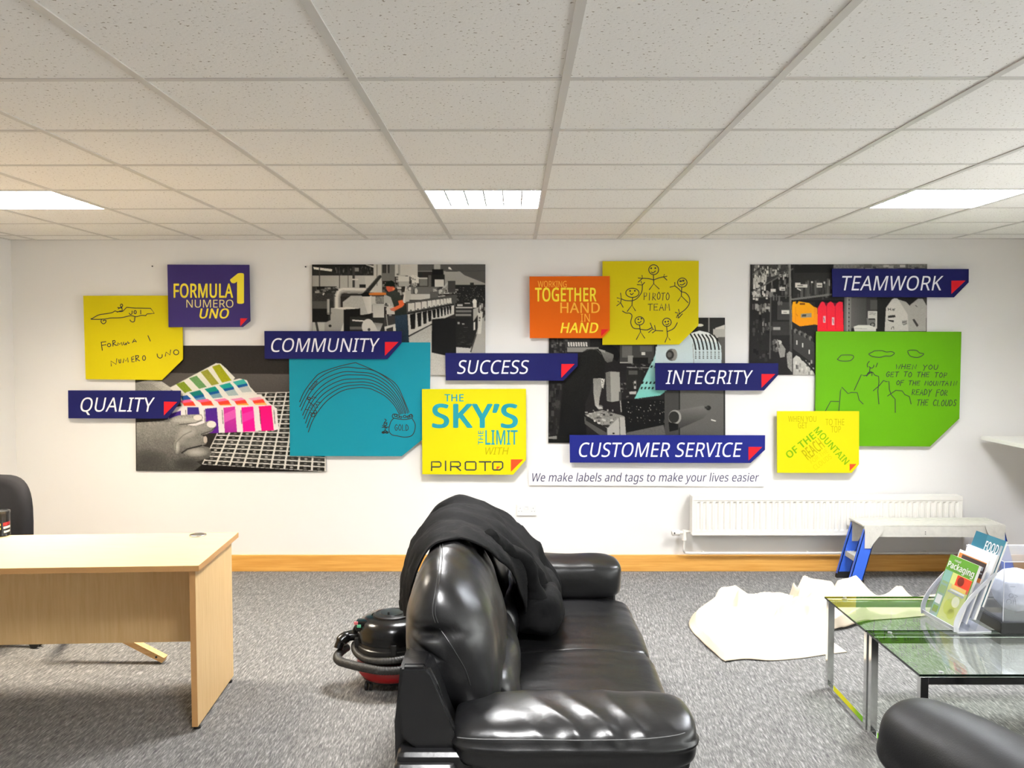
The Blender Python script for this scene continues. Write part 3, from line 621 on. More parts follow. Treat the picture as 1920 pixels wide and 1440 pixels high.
# --- D: store shelves with yellow and red canisters
p = Pic(1404.5, 496, 1738, 703, (38, 36, 35), 4); p.crop(1400, 490, .18229)
p.poly([(40, 34), (420, 34), (420, 130), (250, 190), (40, 290)], 58, tex=.2); p.speck(60, 36, 420, 140, 60, 60, 200, (8, 26), (16, 60)); p.speck(50, 120, 180, 270, 26, 130, 205, (12, 30), (30, 70)); p.line([(45, 130), (140, 50)], 12, 60); p.line([(40, 320), (520, 50), (560, 30)], 14, 92); p.line([(45, 140), (170, 60)], 8, 100)
p.speck(45, 300, 230, 360, 22, 120, 200, (14, 34), (24, 50)); p.line([(45, 372), (440, 358)], 10, 70); p.speck(230, 170, 430, 360, 24, 60, 120, (10, 26), (20, 70))
p.speck(50, 430, 240, 520, 24, 70, 150, (10, 26), (30, 60)); p.speck(140, 610, 240, 700, 16, 70, 140, (8, 14), (30, 60)); p.speck(40, 540, 240, 1000, 40, 24, 66, (10, 30), (20, 60))
p.rect(232, 370, 246, 1000, 76); p.rect(310, 420, 440, 600, 62); p.el(325, 430, 14, 24, 100); p.el(350, 430, 12, 22, 96); p.rect(260, 620, 450, 760, 52)
p.rect(470, 50, 880, 370, 46); p.rect(480, 40, 880, 120, 34); p.speck(500, 180, 860, 340, 24, 50, 96, (10, 30), (40, 120)); p.rect(690, 200, 712, 345, 84); p.rect(820, 180, 850, 345, 90)
for x0, y0, x1, y1, c in ((490, 222, 545, 272, 205), (540, 238, 618, 272, 195), (712, 226, 772, 272, 195), (330, 265, 388, 302, 190), (355, 502, 440, 540, 205), (268, 676, 342, 706, 150), (180, 470, 232, 492, 160), (240, 285, 292, 316, 190), (655, 208, 675, 224, 200), (785, 210, 802, 232, 205), (840, 195, 850, 255, 190), (188, 95, 215, 130, 205)): p.rect(x0, y0, x1, y1, c)
for x0, y0, x1 in ((512, 246, 570), (722, 246, 765), (372, 520, 410), (345, 285, 380)): p.rect(x0, y0, x1, y0 + 8, 60)
p.line([(510, 280), (552, 300)], 12, 200)
p.poly([(445, 385), (870, 332), (885, 350), (460, 402)], 112); p.rect(460, 400, 1000, 420, 26); p.rect(700, 400, 1000, 480, 24)
p.poly([(420, 34), (442, 34), (474, 1170), (452, 1170)], 124, 44); p.line([(436, 34), (462, 700)], 5, 170, a=.6)
p.poly([(460, 470), (470, 418), (500, 412), (512, 440), (530, 412), (640, 430), (690, 470), (690, 650), (545, 668), (465, 620)], (238, 168, 18), (228, 140, 22)); p.poly([(690, 468), (722, 480), (732, 655), (688, 648)], (230, 140, 30)); p.rect(540, 430, 596, 448, (110, 60, 14)); p.rect(498, 418, 508, 440, (90, 60, 20)); p.poly([(555, 540), (665, 532), (665, 575), (555, 580)], (150, 140, 120)); p.poly([(565, 548), (610, 544), (610, 566), (565, 570)], 70); p.line([(500, 470), (500, 630)], 6, (215, 130, 20)); p.line([(505, 540), (520, 565)], 6, (190, 110, 20))
p.poly([(728, 480), (758, 425), (775, 414), (795, 422), (815, 462), (832, 430), (860, 414), (885, 428), (905, 468), (925, 430), (950, 416), (985, 420), (997, 720), (728, 720)], (228, 44, 62), (224, 38, 48)); p.line([(818, 465), (826, 700)], 8, (205, 28, 48)); p.line([(908, 470), (914, 700)], 8, (205, 28, 48)); p.poly([(795, 425), (832, 428), (815, 468)], (95, 18, 40)); p.poly([(885, 428), (925, 430), (905, 470)], (95, 18, 40)); p.rect(785, 562, 808, 632, (225, 180, 185)); p.rect(876, 576, 900, 655, (225, 185, 190)); p.line([(790, 580), (800, 620)], 6, 90); p.line([(882, 590), (892, 640)], 6, 90)
p.rect(885, 34, 1860, 80, 120, tex=.12); p.speck(1000, 36, 1850, 78, 26, 60, 205, (20, 60), (10, 30)); p.rect(1200, 34, 1280, 78, 90); p.rect(1640, 34, 1650, 78, 70)
p.rect(1000, 360, 1075, 720, 118); p.rect(1000, 360, 1020, 720, 96); p.rect(1030, 360, 1040, 720, 150)
for k in range(8): p.el(1050, 400 + k * 44, 6, 7, 30)
p.poly([(1072, 370), (1230, 370), (1240, 660), (1072, 690)], 92, 70, axis='x'); p.rect(1230, 370, 1345, 720, 60); p.rect(1335, 360, 1436, 720, 36); p.rect(1270, 400, 1340, 500, 80); p.rect(1246, 514, 1342, 690, 186); p.line([(1255, 530), (1330, 535)], 5, 90); p.line([(1255, 545), (1330, 550)], 4, 110); p.poly([(1232, 585), (1325, 592), (1320, 680), (1240, 660)], 108); p.rect(1255, 586, 1320, 600, 40); p.el(1296, 652, 26, 22, 40); p.el(1296, 652, 16, 14, 130)
p.poly([(1100, 672), (1150, 655), (1260, 655), (1330, 680), (1330, 720), (1110, 720)], 208); p.line([(1110, 690), (1240, 695)], 6, 160)
p.poly([(1420, 720), (1432, 480), (1495, 392), (1520, 382), (1552, 386), (1600, 450), (1655, 545), (1665, 720)], 200, 190, tex=.02); p.poly([(1560, 395), (1640, 420), (1690, 470), (1690, 720), (1665, 720), (1655, 545)], 168); p.poly([(1668, 720), (1682, 450), (1762, 388), (1810, 386), (1852, 460), (1848, 720)], 164, tex=.02); p.poly([(1810, 380), (1860, 380), (1860, 470)], 60)
for q, c in (([(1452, 560), (1528, 552), (1530, 576), (1455, 584)], 50), ([(1445, 600), (1515, 608), (1512, 628), (1470, 618)], 44), ([(1705, 600), (1725, 592), (1770, 660), (1752, 676)], 66), ([(1600, 610), (1650, 604), (1650, 640), (1600, 650)], 150)): p.poly(q, c)
for q in ([(1452, 480), (1455, 510)], [(1480, 480), (1482, 510)], [(1452, 495), (1482, 495)], [(1495, 508), (1505, 488), (1515, 508)], [(1525, 485), (1510, 512)], [(1490, 700), (1492, 680), (1512, 672), (1515, 700)], [(1610, 655), (1650, 640)], [(1735, 455), (1755, 470)], [(1600, 628), (1645, 622)]): p.line(q, 6, 60)
p.poly([(478, 700), (520, 700), (545, 735), (570, 715), (605, 755), (640, 760), (660, 800), (700, 840), (700, 1060), (480, 900)], 66, 54); 
for x, y in ((500, 715), (548, 735), (602, 760), (655, 790)): p.el(x, y, 16, 24, 104); p.el(x + 14, y + 14, 12, 18, 44)
for x, y in ((510, 812), (570, 838), (638, 908)): p.rect(x, y, x + 12, y + 44, 200)
p.poly([(478, 1000), (512, 965), (548, 985), (570, 1020), (600, 1030), (640, 1065), (680, 1110), (706, 1170), (480, 1170)], 176, 160, tex=.04); p.speck(490, 1000, 690, 1160, 26, 70, 215, (8, 20), (20, 50)); p.line([(560, 985), (700, 1130)], 18, 40)
p.poly([(300, 815), (345, 825), (400, 900), (392, 980), (345, 990)], 128, tex=.06); p.el(330, 830, 30, 22, 176); p.poly([(410, 950), (440, 922), (468, 940), (472, 1140), (425, 1090)], 132, tex=.08); p.speck(265, 800, 330, 930, 12, 70, 130, (12, 24), (24, 60))
p.grain(3)
photo(p, [(1407.5, 496), (1738.5, 495), (1737, 703), (1404.5, 702.8)], .012, 'photo panel of store shelves with yellow and red canisters, beneath the TEAMWORK banner')
# letter outlines (1000 units to the em): character, advance, contours
GLYPH = {}
for _l in """'180|128,573 112,366 68,366 52,573
1458|285,0 216,0 216,400 216,422 216,439 217,455 217,470 219,499 207,487 196,477 169,455 108,405 71,452 226,573 285,573
A512|437,0 368,177 141,177 73,0 0,0 224,575 289,575 512,0|282,415 279,424 274,438 269,455 263,473 259,489 255,500 247,468 242,452 238,438 230,415 165,241 346,241
B521|241,573 307,569 361,558 404,541 434,515 453,478 459,431 456,399 446,371 431,347 409,328 382,313 350,304 350,300 384,292 415,279 441,261 461,236 474,203 478,163 472,115 454,74 425,42 385,19 337,5 279,0 78,0 78,573|256,329 318,335 357,352 377,382 384,423 376,463 351,490 308,506 245,511 150,511 150,329|150,269 150,61 265,61 330,68 371,91 394,125 401,168 398,197 388,221 370,241 344,256 307,266 260,269
C506|323,517 280,513 241,502 206,482 178,456 155,423 139,383 129,337 125,286 128,241 135,200 147,164 175,117 213,83 262,62 322,55 359,57 394,62 427,69 460,78 460,15 427,5 393,-2 356,-7 312,-8 257,-4 208,8 166,28 130,56 101,90 78,131 62,178 52,230 49,287 51,329 57,369 67,406 89,456 120,499 159,534 206,559 261,575 324,581 367,578 409,572 448,561 482,547 453,486 425,497 394,508 360,515
D585|536,292 533,231 521,177 501,131 474,91 439,58 399,33 351,15 297,4 237,0 78,0 78,573 254,573 309,569 359,558 404,540 443,516 476,484 502,446 521,401 533,350|460,289 457,337 449,379 435,415 404,457 361,487 308,505 244,511 150,511 150,62 228,62 299,68 357,87 402,119 434,164 454,220
E446|398,0 78,0 78,573 398,573 398,509 150,509 150,330 383,330 383,268 150,268 150,63 398,63
F416|150,0 78,0 78,573 398,573 398,509 150,509 150,306 383,306 383,243 150,243
G583|326,302 524,302 524,22 478,8 431,-1 380,-6 323,-8 267,-4 217,8 173,28 136,55 105,89 81,130 63,176 52,229 49,286 53,343 65,395 84,442 111,482 145,517 186,544 233,564 286,577 346,581 392,578 437,572 478,561 516,547 489,484 457,497 421,508 382,515 342,517 298,514 259,505 225,489 181,455 150,409 136,373 127,332 124,286 127,243 134,202 146,166 175,119 216,84 251,68 292,58 340,55 375,56 404,59 429,63 452,68 452,238 326,238
H594|516,0 443,0 443,267 150,267 150,0 78,0 78,573 150,573 150,330 443,330 443,573 516,573
I272|239,0 32,0 32,42 99,57 99,515 32,531 32,573 239,573 239,531 172,515 172,57 239,42
J219|-3,-152 -21,-152 -37,-150 -51,-146 -63,-142 -63,-81 -49,-84 -35,-87 -20,-88 -5,-89 15,-87 33,-81 50,-70 63,-53 71,-29 74,3 74,573 146,573 146,9 141,-42 128,-82 105,-113 75,-135 39,-148
K496|496,0 411,0 209,273 150,222 150,0 78,0 78,573 150,573 150,290 174,318 199,345 249,399 403,573 488,573 261,323
L420|78,0 78,573 150,573 150,64 400,64 400,0
M727|330,0 142,502 139,502 140,484 142,461 143,435 144,407 144,377 144,347 144,0 78,0 78,573 184,573 361,103 364,103 544,573 650,573 650,0 578,0 578,352 578,380 579,408 580,435 581,460 583,482 584,501 581,501 390,0
N609|532,0 447,0 141,476 138,476 139,455 141,432 143,378 144,349 144,320 144,0 78,0 78,573 161,573 467,99 470,99 468,137 466,193 465,223 464,249 464,573 532,573
O626|577,287 576,244 570,204 561,166 540,116 510,73 473,38 428,13 375,-3 314,-8 251,-3 196,13 151,39 114,73 85,116 65,167 56,204 51,245 49,288 52,344 62,396 78,442 100,482 130,517 166,545 208,565 258,577 314,581 369,577 417,565 459,545 495,517 524,483 547,442 564,396 574,344|125,287 127,241 134,200 145,163 171,117 207,83 255,62 314,55 373,62 420,83 456,117 481,163 492,200 499,241 501,287 496,354 481,411 456,457 421,491 373,511 314,518 255,511 207,490 171,457 145,411 134,374 127,333
P485|229,573 297,568 352,553 393,528 421,495 439,454 444,404 441,370 433,336 417,306 395,278 364,255 324,238 275,227 216,223 150,223 150,0 78,0 78,573|223,511 150,511 150,285 208,285 258,288 298,296 330,311 352,334 365,363 370,401 361,449 334,484 289,504
Q626|577,287 575,242 569,200 559,160 535,108 503,64 461,30 411,6 548,-136 444,-136 334,-7 329,-7 324,-8 318,-8 314,-8 251,-3 196,13 151,39 114,73 85,116 65,167 56,204 51,245 49,288 52,344 62,396 78,442 100,482 130,517 166,545 208,565 258,577 314,581 369,577 417,565 459,545 495,517 524,483 547,442 564,396 574,344|125,287 127,241 134,200 145,163 171,117 207,83 255,62 314,55 373,62 420,83 456,117 481,163 492,200 499,241 501,287 496,354 481,411 456,457 421,491 373,511 314,518 255,511 207,490 171,457 145,411 134,374 127,333
R498|236,573 301,568 353,555 393,532 422,500 439,460 444,410 440,368 427,334 408,306 385,285 358,269 330,257 487,0 403,0 264,237 150,237 150,0 78,0 78,573|232,510 150,510 150,298 236,298 296,304 338,325 362,359 370,407 366,440 355,467 336,486 310,500 275,507
S440|403,153 396,106 378,66 348,35 307,11 257,-3 198,-8 167,-7 137,-5 109,-1 83,4 61,11 41,19 41,88 73,76 113,65 156,57 201,55 240,57 273,66 298,79 316,98 327,120 330,147 327,173 318,194 302,213 277,230 242,247 196,265 161,279 131,294 106,311 85,330 69,351 57,375 50,403 48,435 54,477 71,513 99,542 136,563 180,576 231,581 276,578 318,572 355,562 389,549 366,487 336,499 302,508 266,515 229,517 196,515 169,507 148,494 133,478 124,457 121,434 124,407 133,386 149,367 172,351 204,335 246,318 293,299 332,279 362,255 385,228 398,194
T446|259,0 187,0 187,509 8,509 8,573 437,573 437,509 259,509
U586|513,202 507,146 489,95 459,52 416,20 380,4 338,-5 290,-8 225,-2 171,18 128,50 97,93 78,144 72,204 72,573 144,573 144,201 154,139 182,93 228,64 294,55 342,59 379,73 407,96 427,126 438,161 442,202 442,573 513,573
V481|481,573 277,0 204,0 0,573 75,573 204,205 213,182 220,160 226,139 231,119 236,100 241,80 245,100 250,119 255,140 262,161 269,183 277,207 405,573
W745|735,573 583,0 510,0 399,375 389,410 384,427 380,443 373,471 371,481 370,488 367,471 364,458 361,443 352,409 348,391 342,373 234,0 161,0 10,573 85,573 174,223 179,205 183,186 190,151 194,134 196,118 201,87 206,119 210,137 213,154 218,173 222,191 232,227 333,573 407,573 512,225 518,206 523,187 527,169 532,151 535,133 538,117 544,87 547,107 550,129 555,151 560,175 566,199 572,224 660,573
X470|467,0 385,0 233,249 79,0 3,0 193,298 15,573 95,573 236,348 377,573 453,573 276,300
Y454|227,291 376,573 454,573 263,222 263,0 191,0 191,219 0,573 79,573
Z458|427,0 30,0 30,55 332,508 40,508 40,573 419,573 419,518 118,64 427,64
a450|231,437 279,433 318,422 347,403 376,358 385,293 385,0 334,0 320,61 317,61 298,40 279,22 258,9 234,-1 206,-6 172,-8 136,-5 103,6 75,23 55,48 41,80 37,119 50,176 87,219 127,238 179,251 243,257 316,259 316,285 310,330 293,359 265,375 227,380 194,378 163,370 133,359 106,347 84,400 115,414 151,426 190,434|252,208 184,200 141,182 118,155 110,119 115,87 132,66 157,53 188,49 238,56 279,79 306,117 315,172 315,210
b493|139,461 138,435 138,410 136,389 135,373 139,373 161,398 189,419 226,432 272,437 322,431 365,412 401,381 428,338 444,283 449,215 447,168 439,127 427,91 400,48 365,17 322,-2 272,-8 226,-3 189,10 161,31 139,55 133,55 119,0 68,0 68,609 139,609|260,379 219,374 188,361 165,339 150,308 142,268 139,217 139,214 142,165 150,125 165,93 202,61 261,51 312,61 348,93 363,126 373,166 376,216 373,265 363,306 348,338 311,368
c385|241,-8 187,-2 139,15 99,45 69,87 55,123 47,165 44,213 47,262 56,305 71,342 102,385 142,415 191,432 245,438 278,436 309,431 336,424 358,415 337,356 316,363 292,370 267,374 244,376 204,371 172,358 148,335 131,303 120,263 117,213 120,166 131,126 148,94 172,71 202,58 240,53 273,55 302,60 328,68 351,78 351,15 328,5 304,-2 275,-7
d493|221,-8 171,-2 128,17 92,48 65,91 49,146 44,214 49,282 66,338 93,381 128,413 171,432 221,438 253,436 280,429 303,420 323,407 340,391 354,374 359,374 356,405 355,424 354,438 354,609 425,609 425,0 368,0 358,58 354,58 340,40 323,24 303,11 279,1 252,-6|232,51 290,60 328,88 348,135 355,200 355,213 352,263 343,304 329,336 291,369 231,379 181,368 146,334 130,300 120,260 117,213 120,165 130,125 146,93 181,61
e452|234,438 286,432 329,414 364,385 390,346 406,299 411,244 411,201 117,201 127,137 154,90 197,62 254,52 293,54 327,60 359,69 392,82 392,20 359,8 327,-1 292,-6 251,-8 194,-2 143,17 101,48 70,91 56,126 47,167 44,212 47,257 55,297 68,333 96,378 134,411 181,431|233,380 188,372 154,348 130,309 119,257 338,257 335,292 326,322 312,346 292,364 266,376
f276|266,375 158,375 158,0 87,0 87,375 12,375 12,408 87,432 87,457 92,507 104,547 124,577 152,597 186,609 227,613 252,612 274,609 294,604 310,599 292,544 278,548 262,552 245,555 228,556 197,550 175,532 162,502 158,458 158,430 266,430
g493|221,438 261,434 297,422 329,402 355,373 359,373 369,430 425,430 425,-7 420,-63 404,-109 378,-146 341,-172 293,-187 233,-192 188,-191 147,-186 110,-177 78,-165 78,-100 111,-114 149,-125 191,-132 237,-134 286,-126 324,-101 347,-63 355,-13 355,4 355,16 356,32 357,47 358,57 354,57 329,28 299,8 263,-4 221,-8 170,-2 126,18 91,51 65,95 49,149 44,214 49,278 65,332 91,377 126,411 169,431|230,379 197,374 169,359 147,336 130,303 120,262 117,213 120,165 130,124 146,92 182,60 232,50 262,52 288,58 309,69 326,85 340,105 349,131 354,161 356,197 356,214 353,267 343,309 326,340 302,362 270,374
h495|139,431 138,415 138,399 136,384 135,370 140,370 155,391 174,407 196,420 221,429 247,435 273,437 321,433 360,421 391,400 413,370 426,330 431,280 431,0 361,0 361,275 355,321 338,353 308,372 265,379 222,374 189,360 166,338 150,308 142,269 139,222 139,0 68,0 68,609 139,609
i207|139,430 139,0 68,0 68,430|104,591 119,588 133,580 142,566 145,546 142,526 133,512 119,504 104,501 88,504 75,512 66,526 63,546 66,566 75,580 88,588
k428|138,291 138,276 137,257 135,221 138,221 144,229 152,240 172,264 181,276 189,285 326,430 409,430 235,246 421,0 336,0 187,200 138,158 138,0 68,0 68,609 138,609
l207|139,0 68,0 68,609 139,609
m749|540,438 603,429 649,401 669,371 681,330 685,280 685,0 615,0 615,277 610,321 594,353 567,372 528,379 474,369 438,342 418,298 411,237 411,0 342,0 342,277 339,308 332,333 320,353 303,367 281,376 253,379 215,374 185,360 164,338 150,308 141,269 139,223 139,0 68,0 68,430 125,430 136,371 140,371 155,392 173,409 194,422 217,431 241,436 266,438 312,433 349,420 378,398 398,366 402,366 427,398 461,420 499,433
n495|275,438 322,434 361,421 391,401 413,371 426,330 431,280 431,0 361,0 361,275 355,321 338,353 308,372 265,379 204,368 166,338 146,289 139,223 139,0 68,0 68,430 125,430 136,371 140,371 156,392 175,409 198,422 222,431 248,436
o485|442,216 438,165 428,121 411,82 388,51 359,25 324,7 285,-4 241,-8 200,-4 163,7 129,25 100,51 77,82 59,121 48,165 44,216 47,261 55,301 68,336 97,380 137,412 186,431 244,438 299,431 347,412 387,380 417,336 431,301 439,261|117,216 120,169 130,128 147,95 172,71 203,56 243,51 282,56 314,71 339,95 356,128 366,169 369,216 365,263 355,303 338,335 314,359 282,374 242,379 185,368 147,335 130,303 120,263
p493|273,438 322,432 365,413 401,383 428,339 444,284 449,216 447,170 439,129 427,93 401,49 365,17 322,-2 272,-8 241,-6 213,1 190,11 170,24 153,38 139,55 134,55 136,39 137,20 138,1 139,-16 139,-192 68,-192 68,430 126,430 136,371 139,371 153,389 170,405 189,419 213,429 240,436|260,379 221,374 190,362 167,342 152,313 142,275 139,229 139,216 142,167 150,126 165,93 188,70 220,55 261,51 297,56 326,72 348,98 364,131 373,171 376,217 373,262 363,302 348,334 311,367
r331|269,438 281,438 295,437 308,435 319,433 310,368 299,370 287,372 275,373 264,374 240,371 217,363 195,351 176,334 161,313 149,289 141,261 139,229 139,0 68,0 68,430 126,430 134,351 137,351 152,374 170,395 191,413 214,426 240,435
s384|348,119 343,80 327,49 302,24 268,6 226,-4 176,-8 135,-6 99,-1 68,8 42,19 42,83 70,71 104,60 141,52 178,49 224,53 256,66 274,86 280,112 278,128 271,141 259,154 239,167 212,180 174,196 135,212 103,228 76,245 57,266 45,292 41,324 52,372 85,408 118,425 157,435 202,438 240,436 275,430 308,421 339,409 315,353 287,363 258,372 228,378 197,380 159,377 131,366 114,350 108,328 111,312 119,298 133,286 154,274 182,261 219,246 257,231 289,215 314,197 333,176 344,150
t289|212,50 228,50 245,53 260,55 272,59 272,5 258,0 240,-4 219,-7 200,-8 167,-5 138,4 112,20 91,44 78,79 74,125 74,375 13,375 13,409 75,437 103,528 144,528 144,430 269,430 269,375 144,375 144,127 149,93 163,69 185,54
u495|427,430 427,0 370,0 359,57 356,57 340,36 321,20 298,8 273,-1 247,-6 220,-8 173,-4 134,8 103,29 81,59 68,99 63,148 63,430 135,430 135,153 141,108 158,76 188,57 230,51 273,55 306,69 330,91 345,121 354,160 357,206 357,430
v407|163,0 0,430 75,430 167,176 173,158 180,137 187,116 193,96 198,78 201,63 204,63 208,78 214,96 220,117 227,138 234,158 241,176 332,430 407,430 244,0
w630|346,243 336,276 331,292 328,308 321,335 318,347 316,357 313,357 311,347 308,335 302,307 298,292 294,275 289,259 284,242 207,1 127,1 9,431 82,431 141,201 147,178 153,154 158,131 163,109 167,90 169,73 172,73 175,84 178,97 185,128 189,144 193,160 197,175 201,188 277,431 354,431 428,188 440,149 446,129 451,109 455,90 457,74 460,74 463,89 466,108 471,129 477,153 483,177 489,201 549,431 621,431 502,1 419,1
y409|1,430 76,430 169,185 177,164 184,144 191,124 196,105 201,86 205,68 209,68 215,91 224,121 234,153 245,186 333,430 409,430 224,-59 207,-97 188,-130 165,-156 138,-176 106,-188 67,-192 49,-192 34,-190 20,-188 9,-186 9,-130 19,-132 30,-133 43,-134 56,-135 79,-132 99,-126 116,-114 130,-99 142,-80 152,-59 174,-2
’140|131,564 122,534 112,503 101,470 88,437 75,406 62,376 10,376 15,399 21,424 27,450 32,476 37,502 42,527 46,551 50,573 125,573""".split("\n"):
    _h, *_c2 = _l[1:].split("|")
    GLYPH[_l[0]] = (int(_h), [[tuple(map(int, q.split(","))) for q in c.split()] for c in _c2])
# ------------------------------------------------------------------ lettering and pen strokes
_GC = {}
def glyph_mesh(ch):
    """one letter filled as a flat mesh"""
    if ch in _GC: return _GC[ch]
    cu = bpy.data.curves.new('letters', 'CURVE'); cu.dimensions = '2D'; cu.fill_mode = 'BOTH'
    for c in GLYPH[ch][1]:
        s = cu.splines.new('POLY'); s.points.add(len(c) - 1); s.use_cyclic_u = True
        for i, (a, b) in enumerate(c): s.points[i].co = (a, b, 0, 1)
    o = bpy.data.objects.new('letters', cu); COL.objects.link(o)
    dg = bpy.context.evaluated_depsgraph_get(); me = bpy.data.meshes.new_from_object(o.evaluated_get(dg))
    _GC[ch] = ([(v.co.x, v.co.y) for v in me.vertices], [tuple(p.vertices) for p in me.polygons])
    bpy.data.objects.remove(o); bpy.data.curves.remove(cu); bpy.data.meshes.remove(me)
    return _GC[ch]
def text_polys(body, bold=0.0, shear=0.0):
    """triangulated letters in glyph units -> (verts, faces)"""
    V, F, x = [], [], 0
    for ch in body:
        if ch == ' ': x += 230; continue
        ch = "\u2019" if ch == "'" else ch
        v, f = glyph_mesh(ch); q = max(0, bold)
        # heavier weights: the letter printed again a little to each side
        for k_, (dx, dy) in enumerate([(0, 0)] if q == 0 else [(0, 0), (q, 0), (-q, 0), (0, .6 * q), (0, -.6 * q)] + ([(.75 * q, .45 * q), (.75 * q, -.45 * q), (-.75 * q, .45 * q), (-.75 * q, -.45 * q)] if q > 9 else [])):
            n = len(V); V += [(a + dx + x + (b + dy) * shear, b + dy, .00008 * k_) for a, b in v]; F += [tuple(i + n for i in k) for k in f]
        x += GLYPH[ch][0] + max(0, bold) * 1.2
    return V, F
CAPH = 573.0
def put_text(bm, body, frame, bbox=None, rot=None, bold=0.0, italic=0.0, mi=0):
    """bbox=(x0, y0, x1, y1) capital-height box in photo pixels, or rot=(cx, cy, length, height, degrees); frame(px, py) -> room point"""
    V, F = text_polys(body, bold, italic)
    x0, x1 = min(v[0] for v in V), max(v[0] for v in V)
    vs = []
    for x, y, up in V:
        if bbox: px = bbox[0] + (x - x0) / (x1 - x0) * (bbox[2] - bbox[0]); py = bbox[3] - y / CAPH * (bbox[3] - bbox[1])
        else:
            cx, cy, L, Hh, a = rot; a = math.radians(a)
            u = ((x - x0) / (x1 - x0) - .5) * L; v = (y / CAPH - .5) * Hh
            px = cx + u * math.cos(a) - v * math.sin(a); py = cy - u * math.sin(a) - v * math.cos(a)
        vs.append(bm.verts.new(frame(px, py) + Vector((0, -up, 0))))
    for f in F:
        try: k = bm.faces.new([vs[i] for i in f]); k.material_index = mi
        except ValueError: pass
def stroke(bm, pts, frame, w=1.5, smooth=True, closed=False, mi=0):
    P = [Vector((a, b, 0)) for a, b in pts]
    if smooth and len(P) > 2: P = smooth_path(P, 4, closed)
    if closed: P.append(P[0])
    A, B = [], []
    for i, p in enumerate(P):
        t = P[min(i + 1, len(P) - 1)] - P[max(i - 1, 0)]
        if t.length < 1e-6: t = Vector((1, 0, 0))
        t.normalize(); n = Vector((-t.y, t.x, 0)) * w / 2
        if i == 0: p = p - t * w * .4
        if i == len(P) - 1: p = p + t * w * .4
        A.append(bm.verts.new(frame(p.x + n.x, p.y + n.y))); B.append(bm.verts.new(frame(p.x - n.x, p.y - n.y)))
    for i in range(len(P) - 1):
        k = bm.faces.new((A[i], A[i + 1], B[i + 1], B[i])); k.material_index = mi
def ell(cx, cy, rx, ry, n=14, a0=0, a1=360):
    m = n if a1 - a0 < 360 else n
    return [(cx + rx * math.cos(math.radians(a0 + (a1 - a0) * i / m)), cy + ry * math.sin(math.radians(a0 + (a1 - a0) * i / m))) for i in range(m + (1 if a1 - a0 < 360 else 0))]
# hand-drawn capitals: strokes on a 1 x 1 cell, y up
HAND = {'A': [[(0, 0), (.45, 1), (.9, 0)], [(.2, .38), (.75, .4)]], 'C': [[(.9, .85), (.5, 1), (.1, .55), (.35, .05), (.9, .1)]], 'D': [[(.1, 0), (.12, 1), (.8, .7), (.75, .2), (.1, 0)]],
        'E': [[(.85, .95), (.1, .95), (.08, 0), (.85, .03)], [(.1, .5), (.7, .52)]], 'F': [[(.1, -.25), (.1, .95), (.9, 1)], [(.1, .5), (.75, .52)]], 'G': [[(.85, .85), (.45, 1), (.08, .5), (.4, 0), (.85, .2), (.85, .45), (.5, .45)]],
        'H': [[(.1, 0), (.15, 1)], [(.85, 0), (.85, 1)], [(.1, .5), (.85, .5)]], 'I': [[(.4, 0), (.4, 1)]], 'L': [[(.15, 1), (.12, 0), (.8, .05)]], 'M': [[(.02, 0), (.15, 1), (.45, .35), (.8, 1), (.95, 0)]],
        'N': [[(.1, 0), (.12, 1), (.82, .05), (.88, 1)]], 'O': [[(.5, 1), (.1, .6), (.3, .05), (.75, .1), (.9, .6), (.5, 1)]], 'P': [[(.2, 0), (.15, 1), (.85, .9), (.75, .5), (.15, .45)]],
        'R': [[(.12, 0), (.12, 1), (.8, .85), (.65, .5), (.15, .45), (.9, 0)]], 'S': [[(.85, .9), (.35, 1), (.25, .6), (.75, .4), (.6, .02), (.08, .08)]], 'T': [[(.02, .95), (.95, 1)], [(.48, .98), (.42, 0)]],
        'U': [[(.1, 1), (.15, .15), (.6, .02), (.85, .3), (.88, 1)]], 'W': [[(.02, 1), (.2, 0), (.48, .7), (.68, 0), (.98, 1)]], 'Y': [[(.05, 1), (.45, .5)], [(.9, 1), (.45, .5), (.3, -.25)]], '1': [[(.35, 1), (.5, 0)]]}
def hand(bm, body, frame, x0, x1, yb, h, w=1.4, slope=0.0, slant=.12):
    n = len(body); cw = (x1 - x0) / n; rnd = random.Random(body)
    for i, ch in enumerate(body):
        if ch == ' ': continue
        dy = rnd.uniform(-.06, .06) * h
        for st in HAND[ch]:
            stroke(bm, [(x0 + cw * i + cw * .84 * a + slant * h * b, yb + slope * i + dy - h * b) for a, b in st], frame, w, smooth=ch in 'CDGOSU')

# ------------------------------------------------------------------ foam boards on the wall
m_yel = mat('yellow_board', (233, 216, 0), rough=.6, spec=.15, linear=(.58, .48, .0015))
m_yel2 = mat('bright_yellow_board', (240, 232, 0), rough=.6, spec=.15, linear=(.62, .565, .002))
m_navy = mat('navy_board', (34, 36, 105), rough=.6, spec=.12, linear=(.0095, .0105, .088))
m_blue = mat('royal_blue_board', (38, 48, 150), rough=.6, spec=.12, linear=(.012, .017, .17))
m_purple = mat('purple_board', (62, 48, 115), rough=.6, spec=.12, linear=(.040, .025, .135))
m_teal = mat('teal_board', (30, 150, 165), rough=.6, spec=.12, linear=(.007, .21, .275))
m_orange = mat('orange_board', (230, 105, 5), rough=.6, spec=.12, linear=(.62, .104, .002))
m_green = mat('green_board', (105, 180, 10), rough=.6, spec=.12, linear=(.105, .32, .003))
m_wboard = mat('white_board', (229, 227, 225), rough=.5)
m_core = mat('foam_core_edge', (225, 222, 214), rough=.8)
m_redtri = mat('red_corner_print', (225, 30, 40), rough=.6, spec=.12, linear=(.62, .012, .018))
